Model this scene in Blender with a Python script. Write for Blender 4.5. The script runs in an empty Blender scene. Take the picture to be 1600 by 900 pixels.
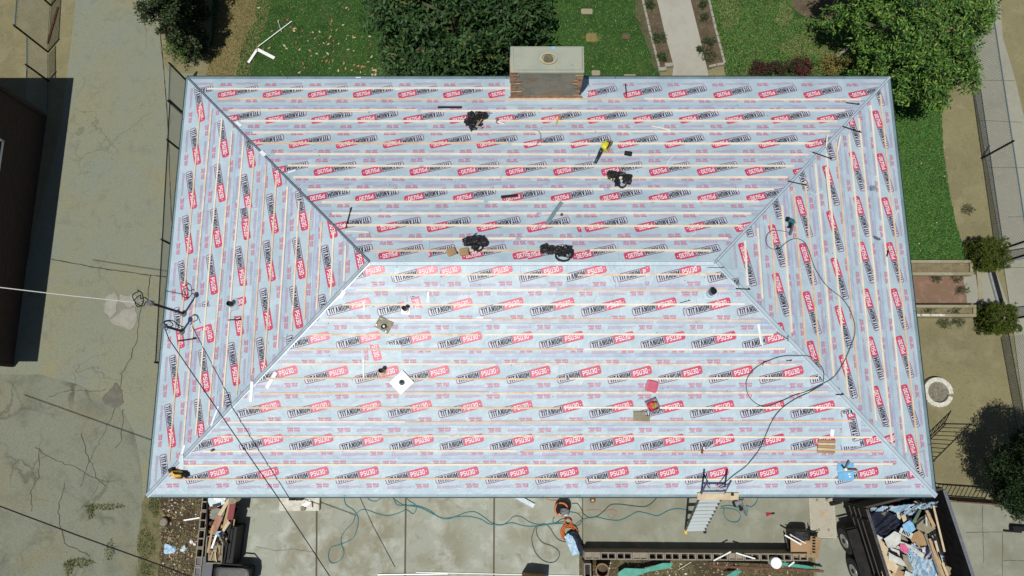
import bpy, bmesh, math, random
import numpy as np
from mathutils import Vector, Matrix
R = math.radians
rnd = random.Random(7)
SC = bpy.context.scene
# ------------------------------------------------------------------ camera, sky, sun, exposure
CAMH, TILT, FPX = 20.0, R(10.6), 1600 * 24 / 36
cam = bpy.data.cameras.new('camera'); cam.lens = 24; cam.sensor_width = 36; cam.clip_end = 3000; cam.clip_start = .1
co = bpy.data.objects.new('camera', cam); SC.collection.objects.link(co)
co.location = (0, 0, CAMH); co.rotation_euler = (TILT, 0, 0); SC.camera = co
SUN_EL = 70.4
SDIR = Vector((.195, .297, -1)).normalized()          # direction light travels
w = bpy.data.worlds.new('World'); SC.world = w; w.use_nodes = True
nt = w.node_tree; bg = nt.nodes['Background']; sky = nt.nodes.new('ShaderNodeTexSky')
sky.sky_type = 'NISHITA'; sky.sun_disc = False; sky.sun_elevation = R(SUN_EL)
sky.sun_rotation = math.atan2(-SDIR.x, -SDIR.y); sky.altitude = 300; sky.air_density = 1; sky.dust_density = .6
nt.links.new(sky.outputs[0], bg.inputs[0]); bg.inputs[1].default_value = .05
sl = bpy.data.lights.new('sun', 'SUN'); sl.energy = 3.75; sl.angle = R(.5); sl.color = (1, .985, .92)
so = bpy.data.objects.new('sun', sl); SC.collection.objects.link(so)
so.rotation_euler = SDIR.to_track_quat('-Z', 'Y').to_euler(); so.location = (-4, -6, 25)
SC.view_settings.view_transform = 'Standard'; SC.view_settings.look = 'None'
SC.view_settings.exposure = 0.0; SC.view_settings.gamma = 1

# ------------------------------------------------------------------ pixel -> world helpers
def ray(px, py):
    x, y, z = (px - 800) / FPX, -(py - 450) / FPX, -1.
    return (x, y * math.cos(TILT) - z * math.sin(TILT), y * math.sin(TILT) + z * math.cos(TILT))
def P(px, py, z=0.):
    r = ray(px, py); t = (z - CAMH) / r[2]
    return Vector((r[0] * t, r[1] * t, z))
ZE, RISE = 2.8, 1.5
X0, X1, Y0, Y1 = -8.85, 10.28, -1.93, 9.07
HALF = (Y1 - Y0) / 2; M_ = RISE / HALF; K_ = math.sqrt(1 + M_ * M_); LS = X1 - X0; LW = Y1 - Y0; VS = HALF * K_
SL = {  # origin, U, V, length
    'S': (Vector((X0, Y0, ZE)), Vector((1, 0, 0)), Vector((0, 1, M_)) / K_, LS),
    'N': (Vector((X1, Y1, ZE)), Vector((-1, 0, 0)), Vector((0, -1, M_)) / K_, LS),
    'W': (Vector((X0, Y1, ZE)), Vector((0, -1, 0)), Vector((1, 0, M_)) / K_, LW),
    'E': (Vector((X1, Y0, ZE)), Vector((0, 1, 0)), Vector((-1, 0, M_)) / K_, LW)}
def on_slope(s, px, py):
    O, U, V, L = SL[s]; n = U.cross(V); r = Vector(ray(px, py)); c = Vector((0, 0, CAMH))
    return c + r * ((O - c).dot(n) / r.dot(n))
def which(px, py):
    for s in 'SNWE':
        p = on_slope(s, px, py); d = {'S': p.y - Y0, 'N': Y1 - p.y, 'W': p.x - X0, 'E': X1 - p.x}
        if d[s] <= min(d.values()) + 1e-6: return s
    return 'S'
def RP(px, py, h=0., s=None):
    s = s or which(px, py); O, U, V, L = SL[s]
    return on_slope(s, px, py) + U.cross(V) * h
def RM(px, py, deg=0., h=0., s=None):
    s = s or which(px, py); O, U, V, L = SL[s]; n = U.cross(V)
    d = Vector((math.cos(R(deg)), math.sin(R(deg)), 0)); x = (d - n * d.dot(n)).normalized(); y = n.cross(x)
    m = Matrix((x, y, n)).transposed().to_4x4(); m.translation = RP(px, py, h, s); return m
def GM(px, py, deg=0., z=0.):
    m = Matrix.Rotation(R(deg), 4, 'Z'); m.translation = P(px, py, z); return m

# ------------------------------------------------------------------ materials
def mat(name, col, rough=.8, var=0., scale=8., col2=None, bump=0., bscale=None, metal=0., det=6., stretch=None, spec=.4, lo=.35, hi=.65):
    m = bpy.data.materials.new(name); m.use_nodes = True; n = m.node_tree.nodes; l = m.node_tree.links
    b = n['Principled BSDF']; b.inputs['Roughness'].default_value = rough; b.inputs['Metallic'].default_value = metal
    b.inputs['Specular IOR Level'].default_value = spec
    c = tuple(col) + (1,)
    b.inputs['Base Color'].default_value = c
    if var or col2 or bump:
        tc = n.new('ShaderNodeTexCoord'); mp = n.new('ShaderNodeMapping'); l.new(tc.outputs['Object'], mp.inputs[0])
        if stretch: mp.inputs['Scale'].default_value = stretch
    if var or col2:
        t = n.new('ShaderNodeTexNoise'); t.inputs['Scale'].default_value = scale; t.inputs['Detail'].default_value = det; t.inputs['Roughness'].default_value = .6
        l.new(mp.outputs[0], t.inputs[0])
        rp = n.new('ShaderNodeValToRGB'); e = rp.color_ramp.elements
        c2 = tuple(col2) + (1,) if col2 else tuple(min(1, x * (1 + var)) for x in col) + (1,)
        c1 = c if col2 else tuple(x * (1 - var) for x in col) + (1,)
        e[0].position = lo; e[0].color = c1; e[1].position = hi; e[1].color = c2
        l.new(t.outputs[0], rp.inputs[0]); l.new(rp.outputs[0], b.inputs['Base Color'])
    if bump:
        t2 = n.new('ShaderNodeTexNoise'); t2.inputs['Scale'].default_value = bscale or scale * 3; t2.inputs['Detail'].default_value = 8
        l.new(mp.outputs[0], t2.inputs[0]); bp = n.new('ShaderNodeBump'); bp.inputs['Strength'].default_value = 1; bp.inputs['Distance'].default_value = bump
        l.new(t2.outputs[0], bp.inputs['Height']); l.new(bp.outputs[0], b.inputs['Normal'])
    return m
def mix_ground(name, cols, scales, rough=.9, bump=.01, bscale=30, cracks=None, speck=None):
    """cols: base + list of (colour, noise scale, lo, hi, amount) blended over"""
    m = bpy.data.materials.new(name); m.use_nodes = True; n = m.node_tree.nodes; l = m.node_tree.links
    b = n['Principled BSDF']; b.inputs['Roughness'].default_value = rough; b.inputs['Specular IOR Level'].default_value = .25
    tc = n.new('ShaderNodeTexCoord'); cur = n.new('ShaderNodeRGB'); cur.outputs[0].default_value = tuple(cols) + (1,); cur = cur.outputs[0]
    def blend(fac, colr, typ='MIX'):
        nonlocal cur
        mx = n.new('ShaderNodeMix'); mx.data_type = 'RGBA'; mx.blend_type = typ
        l.new(fac, mx.inputs[0]); l.new(cur, mx.inputs[6]); mx.inputs[7].default_value = tuple(colr) + (1,); cur = mx.outputs[2]
    for k, (c, s, lo, hi, am) in enumerate(scales):
        mp = n.new('ShaderNodeMapping'); mp.inputs['Location'].default_value = (k * 7.3, k * 3.1, 0); l.new(tc.outputs['Object'], mp.inputs[0])
        t = n.new('ShaderNodeTexNoise'); t.inputs['Scale'].default_value = s; t.inputs['Detail'].default_value = 7; t.inputs['Roughness'].default_value = .62
        t.inputs['Distortion'].default_value = .4
        l.new(mp.outputs[0], t.inputs[0]); mr = n.new('ShaderNodeMapRange'); mr.inputs[1].default_value = lo; mr.inputs[2].default_value = hi; mr.inputs[4].default_value = am
        l.new(t.outputs[0], mr.inputs[0]); blend(mr.outputs[0], c)
    hgt = None
    for (sc_, wd, colr, am) in (cracks or []):
        t = n.new('ShaderNodeTexNoise'); t.inputs['Scale'].default_value = 1.3; t.inputs['Detail'].default_value = 6; l.new(tc.outputs['Object'], t.inputs[0])
        ad = n.new('ShaderNodeMix'); ad.data_type = 'RGBA'; ad.blend_type = 'LINEAR_LIGHT'; ad.inputs[0].default_value = .55
        l.new(tc.outputs['Object'], ad.inputs[6]); l.new(t.outputs['Color'], ad.inputs[7])
        v = n.new('ShaderNodeTexVoronoi'); v.feature = 'DISTANCE_TO_EDGE'; v.inputs['Scale'].default_value = sc_; l.new(ad.outputs[2], v.inputs[0])
        t3 = n.new('ShaderNodeTexNoise'); t3.inputs['Scale'].default_value = .5; l.new(tc.outputs['Object'], t3.inputs[0])
        gate = n.new('ShaderNodeMapRange'); gate.inputs[1].default_value = .46; gate.inputs[2].default_value = .6; l.new(t3.outputs[0], gate.inputs[0])
        mr = n.new('ShaderNodeMapRange'); mr.inputs[1].default_value = 0; mr.inputs[2].default_value = wd; mr.inputs[3].default_value = am; mr.inputs[4].default_value = 0
        l.new(v.outputs[0], mr.inputs[0]); mu = n.new('ShaderNodeMath'); mu.operation = 'MULTIPLY'; l.new(mr.outputs[0], mu.inputs[0]); l.new(gate.outputs[0], mu.inputs[1])
        blend(mu.outputs[0], colr)
    if speck:
        v = n.new('ShaderNodeTexVoronoi'); v.inputs['Scale'].default_value = speck[0]; l.new(tc.outputs['Object'], v.inputs[0])
        mr = n.new('ShaderNodeMapRange'); mr.inputs[1].default_value = 0; mr.inputs[2].default_value = speck[1]; mr.inputs[3].default_value = 1; mr.inputs[4].default_value = 0
        l.new(v.outputs[0], mr.inputs[0]); blend(mr.outputs[0], speck[2])
    l.new(cur, b.inputs['Base Color'])
    if bump:
        t2 = n.new('ShaderNodeTexNoise'); t2.inputs['Scale'].default_value = bscale; t2.inputs['Detail'].default_value = 8; l.new(tc.outputs['Object'], t2.inputs[0])
        bp = n.new('ShaderNodeBump'); bp.inputs['Distance'].default_value = bump; l.new(t2.outputs[0], bp.inputs['Height']); l.new(bp.outputs[0], b.inputs['Normal'])
    return m

m_dirt = mix_ground('dry_soil', (.225, .2, .105), [((.165, .145, .08), .7, .45, .7, .8), ((.29, .25, .15), 1.7, .5, .72, .7), ((.12, .1, .05), 9, .56, .7, .5), ((.36, .31, .2), 30, .58, .7, .5)], bump=.03, bscale=25, speck=(14, .1, (.1, .09, .05)))
m_drive = mix_ground('worn_driveway', (.232, .242, .175), [((.27, .24, .13), .45, .47, .68, .7), ((.215, .235, .195), .8, .5, .68, .75), ((.13, .13, .095), 2.2, .55, .75, .5), ((.26, .255, .19), 5, .55, .75, .5), ((.115, .12, .085), 40, .5, .66, .65), ((.3, .29, .22), 22, .56, .7, .5)],
                     bump=.012, bscale=60, cracks=[(.42, .010, (.085, .08, .055), .5), (1.1, .02, (.11, .11, .075), .3)], speck=(5, .035, (.3, .29, .24)))
m_drive2 = mix_ground('cracked_driveway', (.212, .22, .162), [((.22, .19, .11), .6, .5, .68, .8), ((.12, .125, .095), 1.3, .5, .7, .7), ((.22, .215, .16), 5, .55, .75, .45), ((.09, .095, .07), 40, .5, .66, .65), ((.25, .24, .18), 22, .56, .7, .45)],
                     bump=.012, bscale=60, cracks=[(.75, .035, (.075, .072, .05), .65), (.35, .03, (.08, .075, .05), .6)], speck=(5, .035, (.3, .29, .24)))
m_slab = mix_ground('patio_concrete', (.32, .33, .27), [((.235, .215, .15), .7, .44, .64, .9), ((.43, .445, .39), 1.6, .5, .66, .8), ((.19, .175, .12), 4, .56, .72, .65), ((.42, .42, .37), 12, .6, .75, .35), ((.24, .24, .2), 60, .52, .7, .35)], rough=.8, bump=.004, bscale=50)
m_slab2 = mix_ground('older_patio_concrete', (.25, .25, .195), [((.185, .18, .125), .7, .46, .7, .8), ((.32, .32, .265), 1.9, .48, .68, .7), ((.15, .14, .1), 4, .58, .75, .5), ((.17, .17, .14), 60, .52, .7, .35)], rough=.8, bump=.004, bscale=50)
m_path = mix_ground('path_concrete', (.37, .355, .3), [((.3, .28, .22), 1.2, .48, .7, .7), ((.26, .25, .2), 7, .56, .75, .5), ((.42, .41, .36), 30, .55, .75, .4)], bump=.004, bscale=50)
m_walk = mix_ground('sidewalk_concrete', (.29, .28, .225), [((.24, .23, .175), 1, .48, .7, .7), ((.34, .335, .28), 5, .5, .7, .5), ((.22, .22, .18), 50, .52, .7, .4)], bump=.004, bscale=50)
m_grass = mix_ground('lawn_soil', (.04, .095, .018), [((.022, .05, .012), .9, .45, .65, .8), ((.075, .1, .03), 1.6, .52, .7, .75), ((.13, .115, .05), 1.1, .58, .75, .7), ((.02, .035, .01), 18, .5, .65, .7)], bump=.05, bscale=40)
m_grassdry = mix_ground('dry_lawn', (.25, .2, .075), [((.16, .15, .05), 1.2, .45, .7, .8), ((.33, .25, .12), 8, .5, .7, .6), ((.12, .1, .05), 20, .55, .7, .5)], bump=.04, bscale=40)
m_mulch = mix_ground('planting_soil', (.13, .1, .06), [((.08, .06, .04), 3, .45, .65, .8), ((.25, .18, .11), 9, .55, .7, .7), ((.06, .045, .03), 26, .5, .65, .7)], bump=.04, bscale=30)
m_litter = mix_ground('littered_soil', (.125, .11, .055), [((.065, .05, .028), 1.0, .42, .58, .9), ((.19, .16, .08), 3, .53, .68, .7), ((.04, .03, .02), 14, .5, .62, .75), ((.3, .27, .2), 24, .66, .72, .5)], bump=.05, bscale=24)
m_tile = mix_ground('terracotta_tiles', (.2, .12, .08), [((.16, .12, .08), 1.4, .45, .7, .8), ((.3, .21, .15), 4, .5, .7, .6)], bump=.003)
m_patch = mix_ground('pale_stain', (.28, .27, .22), [((.34, .33, .28), 5, .4, .6, .8)], bump=.003)
m_dark = mat('dark_joint', (.05, .045, .03), .95)

def membrane(name, c, c2):
    m = mat(name, c, .4, col2=c2, scale=1.6, bump=0, spec=.5)
    n = m.node_tree.nodes; l = m.node_tree.links; tc = n.new('ShaderNodeTexCoord')
    t = n.new('ShaderNodeTexNoise'); t.inputs['Scale'].default_value = 3.5; t.inputs['Detail'].default_value = 9; t.inputs['Roughness'].default_value = .68; t.inputs['Distortion'].default_value = .8
    l.new(tc.outputs['Object'], t.inputs[0]); bp = n.new('ShaderNodeBump'); bp.inputs['Distance'].default_value = .035; bp.inputs['Strength'].default_value = .75
    l.new(t.outputs[0], bp.inputs['Height']); l.new(bp.outputs[0], n['Principled BSDF'].inputs['Normal'])
    return m
m_mem = membrane('underlayment', (.375, .475, .54), (.465, .56, .62))
m_mem2 = membrane('underlayment_patch', (.43, .53, .59), (.5, .59, .65))
m_lap = mat('lap_line', (.27, .32, .41), .45, var=.2, scale=3)
m_lap2 = mat('lap_band', (.38, .45, .55), .42, var=.12, scale=4)
m_red = mat('print_red', (.5, .045, .1), .42, col2=(.58, .09, .15), scale=5, spec=.5)
m_ink = mat('print_navy', (.004, .007, .016), .5, spec=.2)
m_white = mat('print_white', (.78, .8, .84), .6)
m_frame = mat('print_maroon', (.17, .012, .055), .5)
m_inner = mat('print_field', (.48, .52, .6), .42)
m_small = mat('small_red_print', (.5, .08, .17), .5, var=.15, scale=30)
m_fine = mat('fine_print', (.42, .19, .33), .5, var=.12, scale=40)
m_bat = [mat('batten_pine', (.72, .6, .46), .7, col2=(.8, .7, .57), scale=3, stretch=(1, 1, 1), bump=.001), mat('batten_tan', (.6, .43, .31), .75, col2=(.7, .55, .42), scale=4), mat('batten_pale', (.8, .74, .64), .7, col2=(.74, .64, .52), scale=3), mat('batten_knotty', (.66, .46, .34), .75, col2=(.74, .62, .5), scale=6, lo=.42, hi=.55)]
m_drip = mat('grey_green_metal', (.23, .31, .34), .45, var=.15, scale=2, metal=.2)
m_dripdark = mat('dark_metal_and_edge_shade', (.03, .045, .05), .5, metal=.3)
m_hip = mat('hip_metal', (.42, .49, .54), .45, var=.15, scale=4, metal=.3)
m_blk = mat('black_leather', (.018, .017, .018), .45, var=.5, scale=20, bump=.004, bscale=40)
m_blk2 = mat('black_plastic', (.012, .012, .014), .6, spec=.2)
m_grey = mat('grey_plastic', (.12, .13, .15), .5, var=.2, scale=20)
m_steel = mat('galvanised_steel', (.42, .45, .47), .38, var=.15, scale=10, metal=.6)
m_oldmetal = mat('weathered_flashing', (.28, .26, .19), .6, col2=(.14, .125, .085), scale=14, bump=.002, metal=.2)
m_leadgrey = mat('grey_pipe', (.2, .2, .17), .7, var=.25, scale=14)
m_whitep = mat('white_plastic', (.82, .82, .8), .4)
m_wood = mat('raw_wood', (.5, .34, .18), .75, col2=(.36, .24, .13), scale=6, stretch=(1, 6, 1), bump=.002)
m_woodp = mat('pale_board', (.62, .5, .33), .75, col2=(.5, .38, .24), scale=6, bump=.002)
m_woodg = mat('weathered_wood', (.26, .24, .18), .85, col2=(.17, .15, .11), scale=7, bump=.003)
m_card = mat('cardboard', (.4, .26, .14), .85, col2=(.32, .2, .1), scale=4, bump=.002)
m_cardg = mat('grey_cardboard', (.28, .25, .18), .85, col2=(.22, .19, .13), scale=9)
m_yel = mat('yellow_plastic', (.62, .56, .04), .4, var=.1, scale=9)
m_yel2 = mat('amber_plastic', (.7, .42, .03), .45, var=.1)
m_redp = mat('red_plastic', (.5, .03, .05), .45, var=.12, scale=8)
m_teal = mat('teal_tool', (.02, .14, .17), .4, var=.2, scale=30)
m_hose = mat('teal_hose', (.02, .2, .23), .45)
m_hoseg = mat('green_hose', (.03, .09, .075), .5)
m_or = mat('orange_cord', (.55, .16, .04), .6, var=.2, scale=30)
m_blue = mat('blue_sheet', (.18, .38, .6), .5, col2=(.26, .5, .7), scale=12)
m_tarp = mat('blue_tarp', (.22, .42, .62), .5, col2=(.5, .62, .72), scale=14, lo=.42, hi=.6, bump=.02, bscale=18)
m_iron = mat('wrought_iron', (.012, .011, .01), .55)
m_galv = mat('chain_link_wire', (.24, .26, .25), .5, metal=.5)
m_rail = mat('fence_rail', (.08, .15, .18), .5, metal=.3)
m_brick = None
m_cmu = mat('concrete_block', (.3, .26, .2), .9, col2=(.22, .19, .15), scale=9, bump=.004)
m_curb = mat('edging_stone', (.36, .34, .28), .9, col2=(.25, .23, .18), scale=9, bump=.006)
m_planter = mix_ground('planter_concrete', (.3, .27, .18), [((.22, .19, .11), 2, .45, .65, .7), ((.42, .4, .32), 5, .55, .72, .7)], bump=.006)
m_wpaint = mat('white_painted_stone', (.72, .7, .62), .8, col2=(.5, .48, .4), scale=12, bump=.01, lo=.3, hi=.62)
m_siding = mat('brown_siding', (.07, .045, .035), .85, col2=(.042, .03, .025), scale=3, stretch=(1, 1, 12), bump=.01)
m_shingle = mat('roof_shingle', (.13, .12, .11), .9, var=.3, scale=9, bump=.01)
m_stucco = mat('cream_stucco', (.55, .5, .4), .9, var=.1, bump=.004)
m_truck = mat('black_truck_paint', (.008, .008, .009), .65, scale=6, col2=(.022, .02, .018), spec=.2)
m_tyre = mat('tyre_rubber', (.02, .02, .02), .85, bump=.003, bscale=60)
m_rim = mat('steel_rim', (.4, .41, .4), .35, metal=.6, var=.2, scale=9)
m_bark = mat('bark', (.11, .085, .06), .9, var=.3, scale=9, bump=.01)
m_rust = mat('rusty_steel', (.14, .06, .035), .85, var=.3, scale=9)
m_green = mat('green_corrugated', (.04, .26, .19), .5, col2=(.08, .34, .26), scale=6)
m_navy = mat('navy_fabric', (.01, .013, .03), .75, var=.4, scale=8, bump=.02, bscale=10)
m_pink = mat('pink_foam', (.6, .12, .24), .7, var=.15)
m_dgreen = mat('dull_green_board', (.1, .15, .09), .8, var=.2)

# ------------------------------------------------------------------ mesh builder
class MB:
    def __init__(s): s.v = []; s.f = []; s.m = []; s.T = Matrix.Identity(4)
    def add(s, vs, fs, mi=0):
        o = len(s.v); s.v += [tuple(s.T @ Vector(v)) for v in vs]
        s.f += [tuple(i + o for i in f) for f in fs]; s.m += [mi] * len(fs)
    def poly(s, pts, mi=0): s.add(pts, [tuple(range(len(pts)))], mi)
    def box(s, c, d, rz=0, mi=0, rx=0, ry=0, taper=1.):
        hx, hy, hz = d[0] / 2, d[1] / 2, d[2] / 2
        rot = Matrix.Rotation(R(rz), 3, 'Z') @ Matrix.Rotation(R(ry), 3, 'Y') @ Matrix.Rotation(R(rx), 3, 'X')
        vs = []
        for z, k in ((-hz, 1), (hz, taper)):
            for x, y in ((-hx, -hy), (hx, -hy), (hx, hy), (-hx, hy)):
                vs.append(rot @ Vector((x * k, y * k, z)) + Vector(c))
        s.add(vs, [(3, 2, 1, 0), (4, 5, 6, 7), (0, 1, 5, 4), (1, 2, 6, 5), (2, 3, 7, 6), (3, 0, 4, 7)], mi)
    def prism(s, pts, z0, z1, mi=0):
        n = len(pts); vs = [(p[0], p[1], z0) for p in pts] + [(p[0], p[1], z1) for p in pts]
        s.add(vs, [tuple(range(n - 1, -1, -1)), tuple(range(n, 2 * n))] + [(i, (i + 1) % n, n + (i + 1) % n, n + i) for i in range(n)], mi)
    def cyl(s, a, b, r, r2=None, seg=12, mi=0, cap=True):
        a, b = Vector(a), Vector(b); r2 = r if r2 is None else r2; d = (b - a).normalized()
        u = d.orthogonal().normalized(); v = d.cross(u); vs = []
        for p, q in ((a, r), (b, r2)):
            vs += [p + (u * math.cos(2 * math.pi * i / seg) + v * math.sin(2 * math.pi * i / seg)) * q for i in range(seg)]
        fs = [(i, (i + 1) % seg, seg + (i + 1) % seg, seg + i) for i in range(seg)]
        if cap: fs += [tuple(range(seg - 1, -1, -1)), tuple(range(seg, 2 * seg))]
        s.add(vs, fs, mi)
    def ring(s, c, r1, r2, z0, z1, seg=28, mi=0, sx=1, sy=1):
        vs = []
        for z, r in ((z0, r1), (z0, r2), (z1, r2), (z1, r1)):
            vs += [(c[0] + r * sx * math.cos(2 * math.pi * i / seg), c[1] + r * sy * math.sin(2 * math.pi * i / seg), z) for i in range(seg)]
        fs = []
        for k in range(4):
            a, b = k * seg, ((k + 1) % 4) * seg
            fs += [(a + i, a + (i + 1) % seg, b + (i + 1) % seg, b + i) for i in range(seg)]
        s.add(vs, fs, mi)
    def tube(s, pts, r, seg=6, mi=0):
        pts = [Vector(p) for p in pts]; vs = []; fs = []; up = Vector((0, 0, 1))
        for i, p in enumerate(pts):
            d = (pts[min(i + 1, len(pts) - 1)] - pts[max(i - 1, 0)]).normalized()
            u = d.cross(up); u = u.normalized() if u.length > 1e-4 else Vector((1, 0, 0)); v = u.cross(d)
            vs += [p + (u * math.cos(2 * math.pi * k / seg) + v * math.sin(2 * math.pi * k / seg)) * r for k in range(seg)]
        for i in range(len(pts) - 1):
            fs += [(i * seg + k, i * seg + (k + 1) % seg, (i + 1) * seg + (k + 1) % seg, (i + 1) * seg + k) for k in range(seg)]
        fs += [tuple(range(seg - 1, -1, -1)), tuple(range((len(pts) - 1) * seg, len(pts) * seg))]
        s.add(vs, fs, mi)
    def blob(s, c, d, seed=0, amp=.15, mi=0, rz=0, p=.6, nu=14, nv=8):
        r = random.Random(seed); ph = [r.uniform(0, 6.28) for _ in range(6)]; vs = []
        rot = Matrix.Rotation(R(rz), 3, 'Z'); sg = lambda x: math.copysign(abs(x) ** p, x)
        for j in range(nv + 1):
            th = -math.pi / 2 + math.pi * j / nv
            for i in range(nu):
                a = 2 * math.pi * i / nu
                k = 1 + amp * (math.sin(3 * a + ph[0] + 2 * th) * .5 + math.sin(5 * a + ph[1] - 3 * th) * .35 + math.sin(2 * a + 4 * th + ph[2]) * .4)
                q = Vector((sg(math.cos(th)) * sg(math.cos(a)) * d[0] / 2 * k, sg(math.cos(th)) * sg(math.sin(a)) * d[1] / 2 * k, sg(math.sin(th)) * d[2] / 2 * k))
                vs.append(rot @ q + Vector(c))
        fs = [(j * nu + i, j * nu + (i + 1) % nu, (j + 1) * nu + (i + 1) % nu, (j + 1) * nu + i) for j in range(nv) for i in range(nu)]
        s.add(vs, fs, mi)
    def make(s, name, mats, parent=None, M=None, bevel=0, smooth=False):
        me = bpy.data.meshes.new(name); me.from_pydata(s.v, [], s.f); me.update()
        for m in (mats if isinstance(mats, (list, tuple)) else [mats]): me.materials.append(m)
        me.polygons.foreach_set('material_index', s.m)
        if smooth: me.polygons.foreach_set('use_smooth', [True] * len(s.f))
        o = bpy.data.objects.new(name, me); SC.collection.objects.link(o)
        if parent: o.parent = parent
        if M is not None: o.matrix_world = M if not parent else o.matrix_world; 
        if M is not None and parent: o.matrix_local = M
        if bevel:
            b = o.modifiers.new('bevel', 'BEVEL'); b.width = bevel; b.segments = 2; b.limit_method = 'ANGLE'
        return o
def tag(o, label=None, cat=None, group=None, kind=None):
    if label: o['label'] = label
    if cat: o['category'] = cat
    if group: o['group'] = group
    if kind: o['kind'] = kind
    return o
def empty(name, label, cat, M=None, group=None):
    o = bpy.data.objects.new(name, None); SC.collection.objects.link(o); o.empty_display_size = .2
    if M is not None: o.matrix_world = M
    return tag(o, label, cat, group)
def cb(fn):
    mb = MB(); fn(mb); return mb
def bxo(name, mats, c, d, parent=None, M=None, bevel=0, rz=0):
    mb = MB(); mb.box(c, d, rz); return mb.make(name, mats, parent, M, bevel)

# ------------------------------------------------------------------ ground sheets
def jag(pts, n, amp, seed=1):
    r = random.Random(seed); out = []
    for i, p in enumerate(pts):
        q = pts[(i + 1) % len(pts)]
        L = math.hypot(q[0] - p[0], q[1] - p[1]); k = max(1, int(L / n))
        for j in range(k):
            t = j / k; a = amp if j else 0
            out.append((p[0] + (q[0] - p[0]) * t + r.uniform(-a, a), p[1] + (q[1] - p[1]) * t + r.uniform(-a, a)))
    return out
def sheet(name, px, z, m, kind='structure', jn=0, ja=0, seed=1, thick=0):
    pts = jag(px, jn, ja, seed) if jn else px
    w_ = [P(a, b, 0) for a, b in pts]
    if sum(w_[i].x * w_[(i + 1) % len(w_)].y - w_[(i + 1) % len(w_)].x * w_[i].y for i in range(len(w_))) < 0: w_.reverse()
    mb = MB()
    if thick: mb.prism([(p.x, p.y) for p in w_], z - thick, z)
    else: mb.poly([(p.x, p.y, z) for p in w_])
    o = mb.make(name, m)
    if kind: tag(o, kind=kind)
    return o
mb = MB(); mb.poly([(-400, -400, 0), (400, -400, 0), (400, 400, 0), (-400, 400, 0)]); tag(mb.make('ground', m_dirt), kind='structure')
sheet('driveway', [(121, -60), (118, 0), (112, 60), (104, 122), (95, 200), (40, 420), (-400, 480), (-400, 1200), (232, 1200), (236, 1000), (232, 905), (246, 775), (330, 600), (330, 118), (262, 112), (252, 85), (247, 0), (240, -60)], .004, m_drive, jn=40, ja=1)
sheet('driveway', [(-400, 600), (60, 585), (120, 600), (190, 640), (215, 700), (222, 780), (212, 860), (205, 1200), (-400, 1200)], .008, m_drive2, jn=30, ja=6)
m_crk = mat('crack_dirt', (.085, .08, .055), .95)
# joint and stains
def strip(name, pts, wd, z, m, seed=0, jit=0.):
    r = random.Random(seed); w_ = [P(a, b, z) for a, b in pts]; mb = MB()
    fine = []
    for i in range(len(w_) - 1):
        L = (w_[i + 1] - w_[i]).length; k = max(1, int(L / .12)) if jit else 1
        for j in range(k): fine.append(w_[i].lerp(w_[i + 1], j / k) + Vector((r.uniform(-jit, jit), r.uniform(-jit, jit), 0)))
    fine.append(w_[-1])
    vs = []
    for i, p in enumerate(fine):
        d = (fine[min(i + 1, len(fine) - 1)] - fine[max(i - 1, 0)]).normalized(); q = Vector((-d.y, d.x, 0)) * wd / 2 * (r.uniform(.4, 1.2) if jit else 1)
        vs += [p - q, p + q]
    mb.add(vs, [(2 * i, 2 * i + 2, 2 * i + 3, 2 * i + 1) for i in range(len(fine) - 1)])
    return tag(mb.make(name, m), kind='structure')
strip('driveway', [(247, -20), (251, 60), (256, 112), (261, 175), (264, 240), (266, 300), (268, 345)], .03, .012, m_dark, 1, .004)
strip('driveway', [(80, 405), (150, 418), (232, 430), (262, 433)], .03, .012, m_dark, 2, .008)
strip('driveway', [(235, 430), (231, 455), (232, 475)], .02, .0125, m_dark, 2, .012)
for k, pl in enumerate(([(190, 585), (185, 620), (175, 650), (160, 680), (140, 720), (125, 760)], [(188, 585), (205, 560), (213, 530), (218, 500), (222, 470)], [(75, 620), (110, 610), (140, 612), (165, 608)], [(55, 700), (90, 720), (115, 730), (140, 745), (170, 752)],
                          [(50, 800), (48, 770), (60, 745), (62, 700)], [(125, 675), (132, 700), (150, 745), (165, 760)], [(180, 700), (190, 690), (192, 640)], [(100, 755), (90, 800), (100, 850), (140, 870)])):
    strip('driveway', pl, .02, .013 + k * .0006, m_crk, 10 + k, .035)
sheet('driveway', [(165, 465), (180, 458), (186, 470), (180, 490), (172, 498), (163, 488)], .0145, m_patch, jn=5, ja=2, seed=4)
sheet('driveway', [(188, 460), (212, 462), (215, 478), (200, 480), (189, 472)], .0145, m_patch, jn=5, ja=2, seed=5)
sheet('driveway', [(190, 485), (212, 480), (215, 500), (205, 515), (180, 508), (172, 500)], .015, m_patch, jn=5, ja=2, seed=6)
m_asph = mix_ground('dark_repair', (.13, .125, .1), [((.17, .16, .12), 6, .45, .6, .8)], bump=.004)
sheet('driveway', [(180, 598), (192, 610), (193, 630), (183, 638), (165, 632), (160, 622), (172, 608)], .0165, m_asph, jn=4, ja=2, seed=7)
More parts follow.
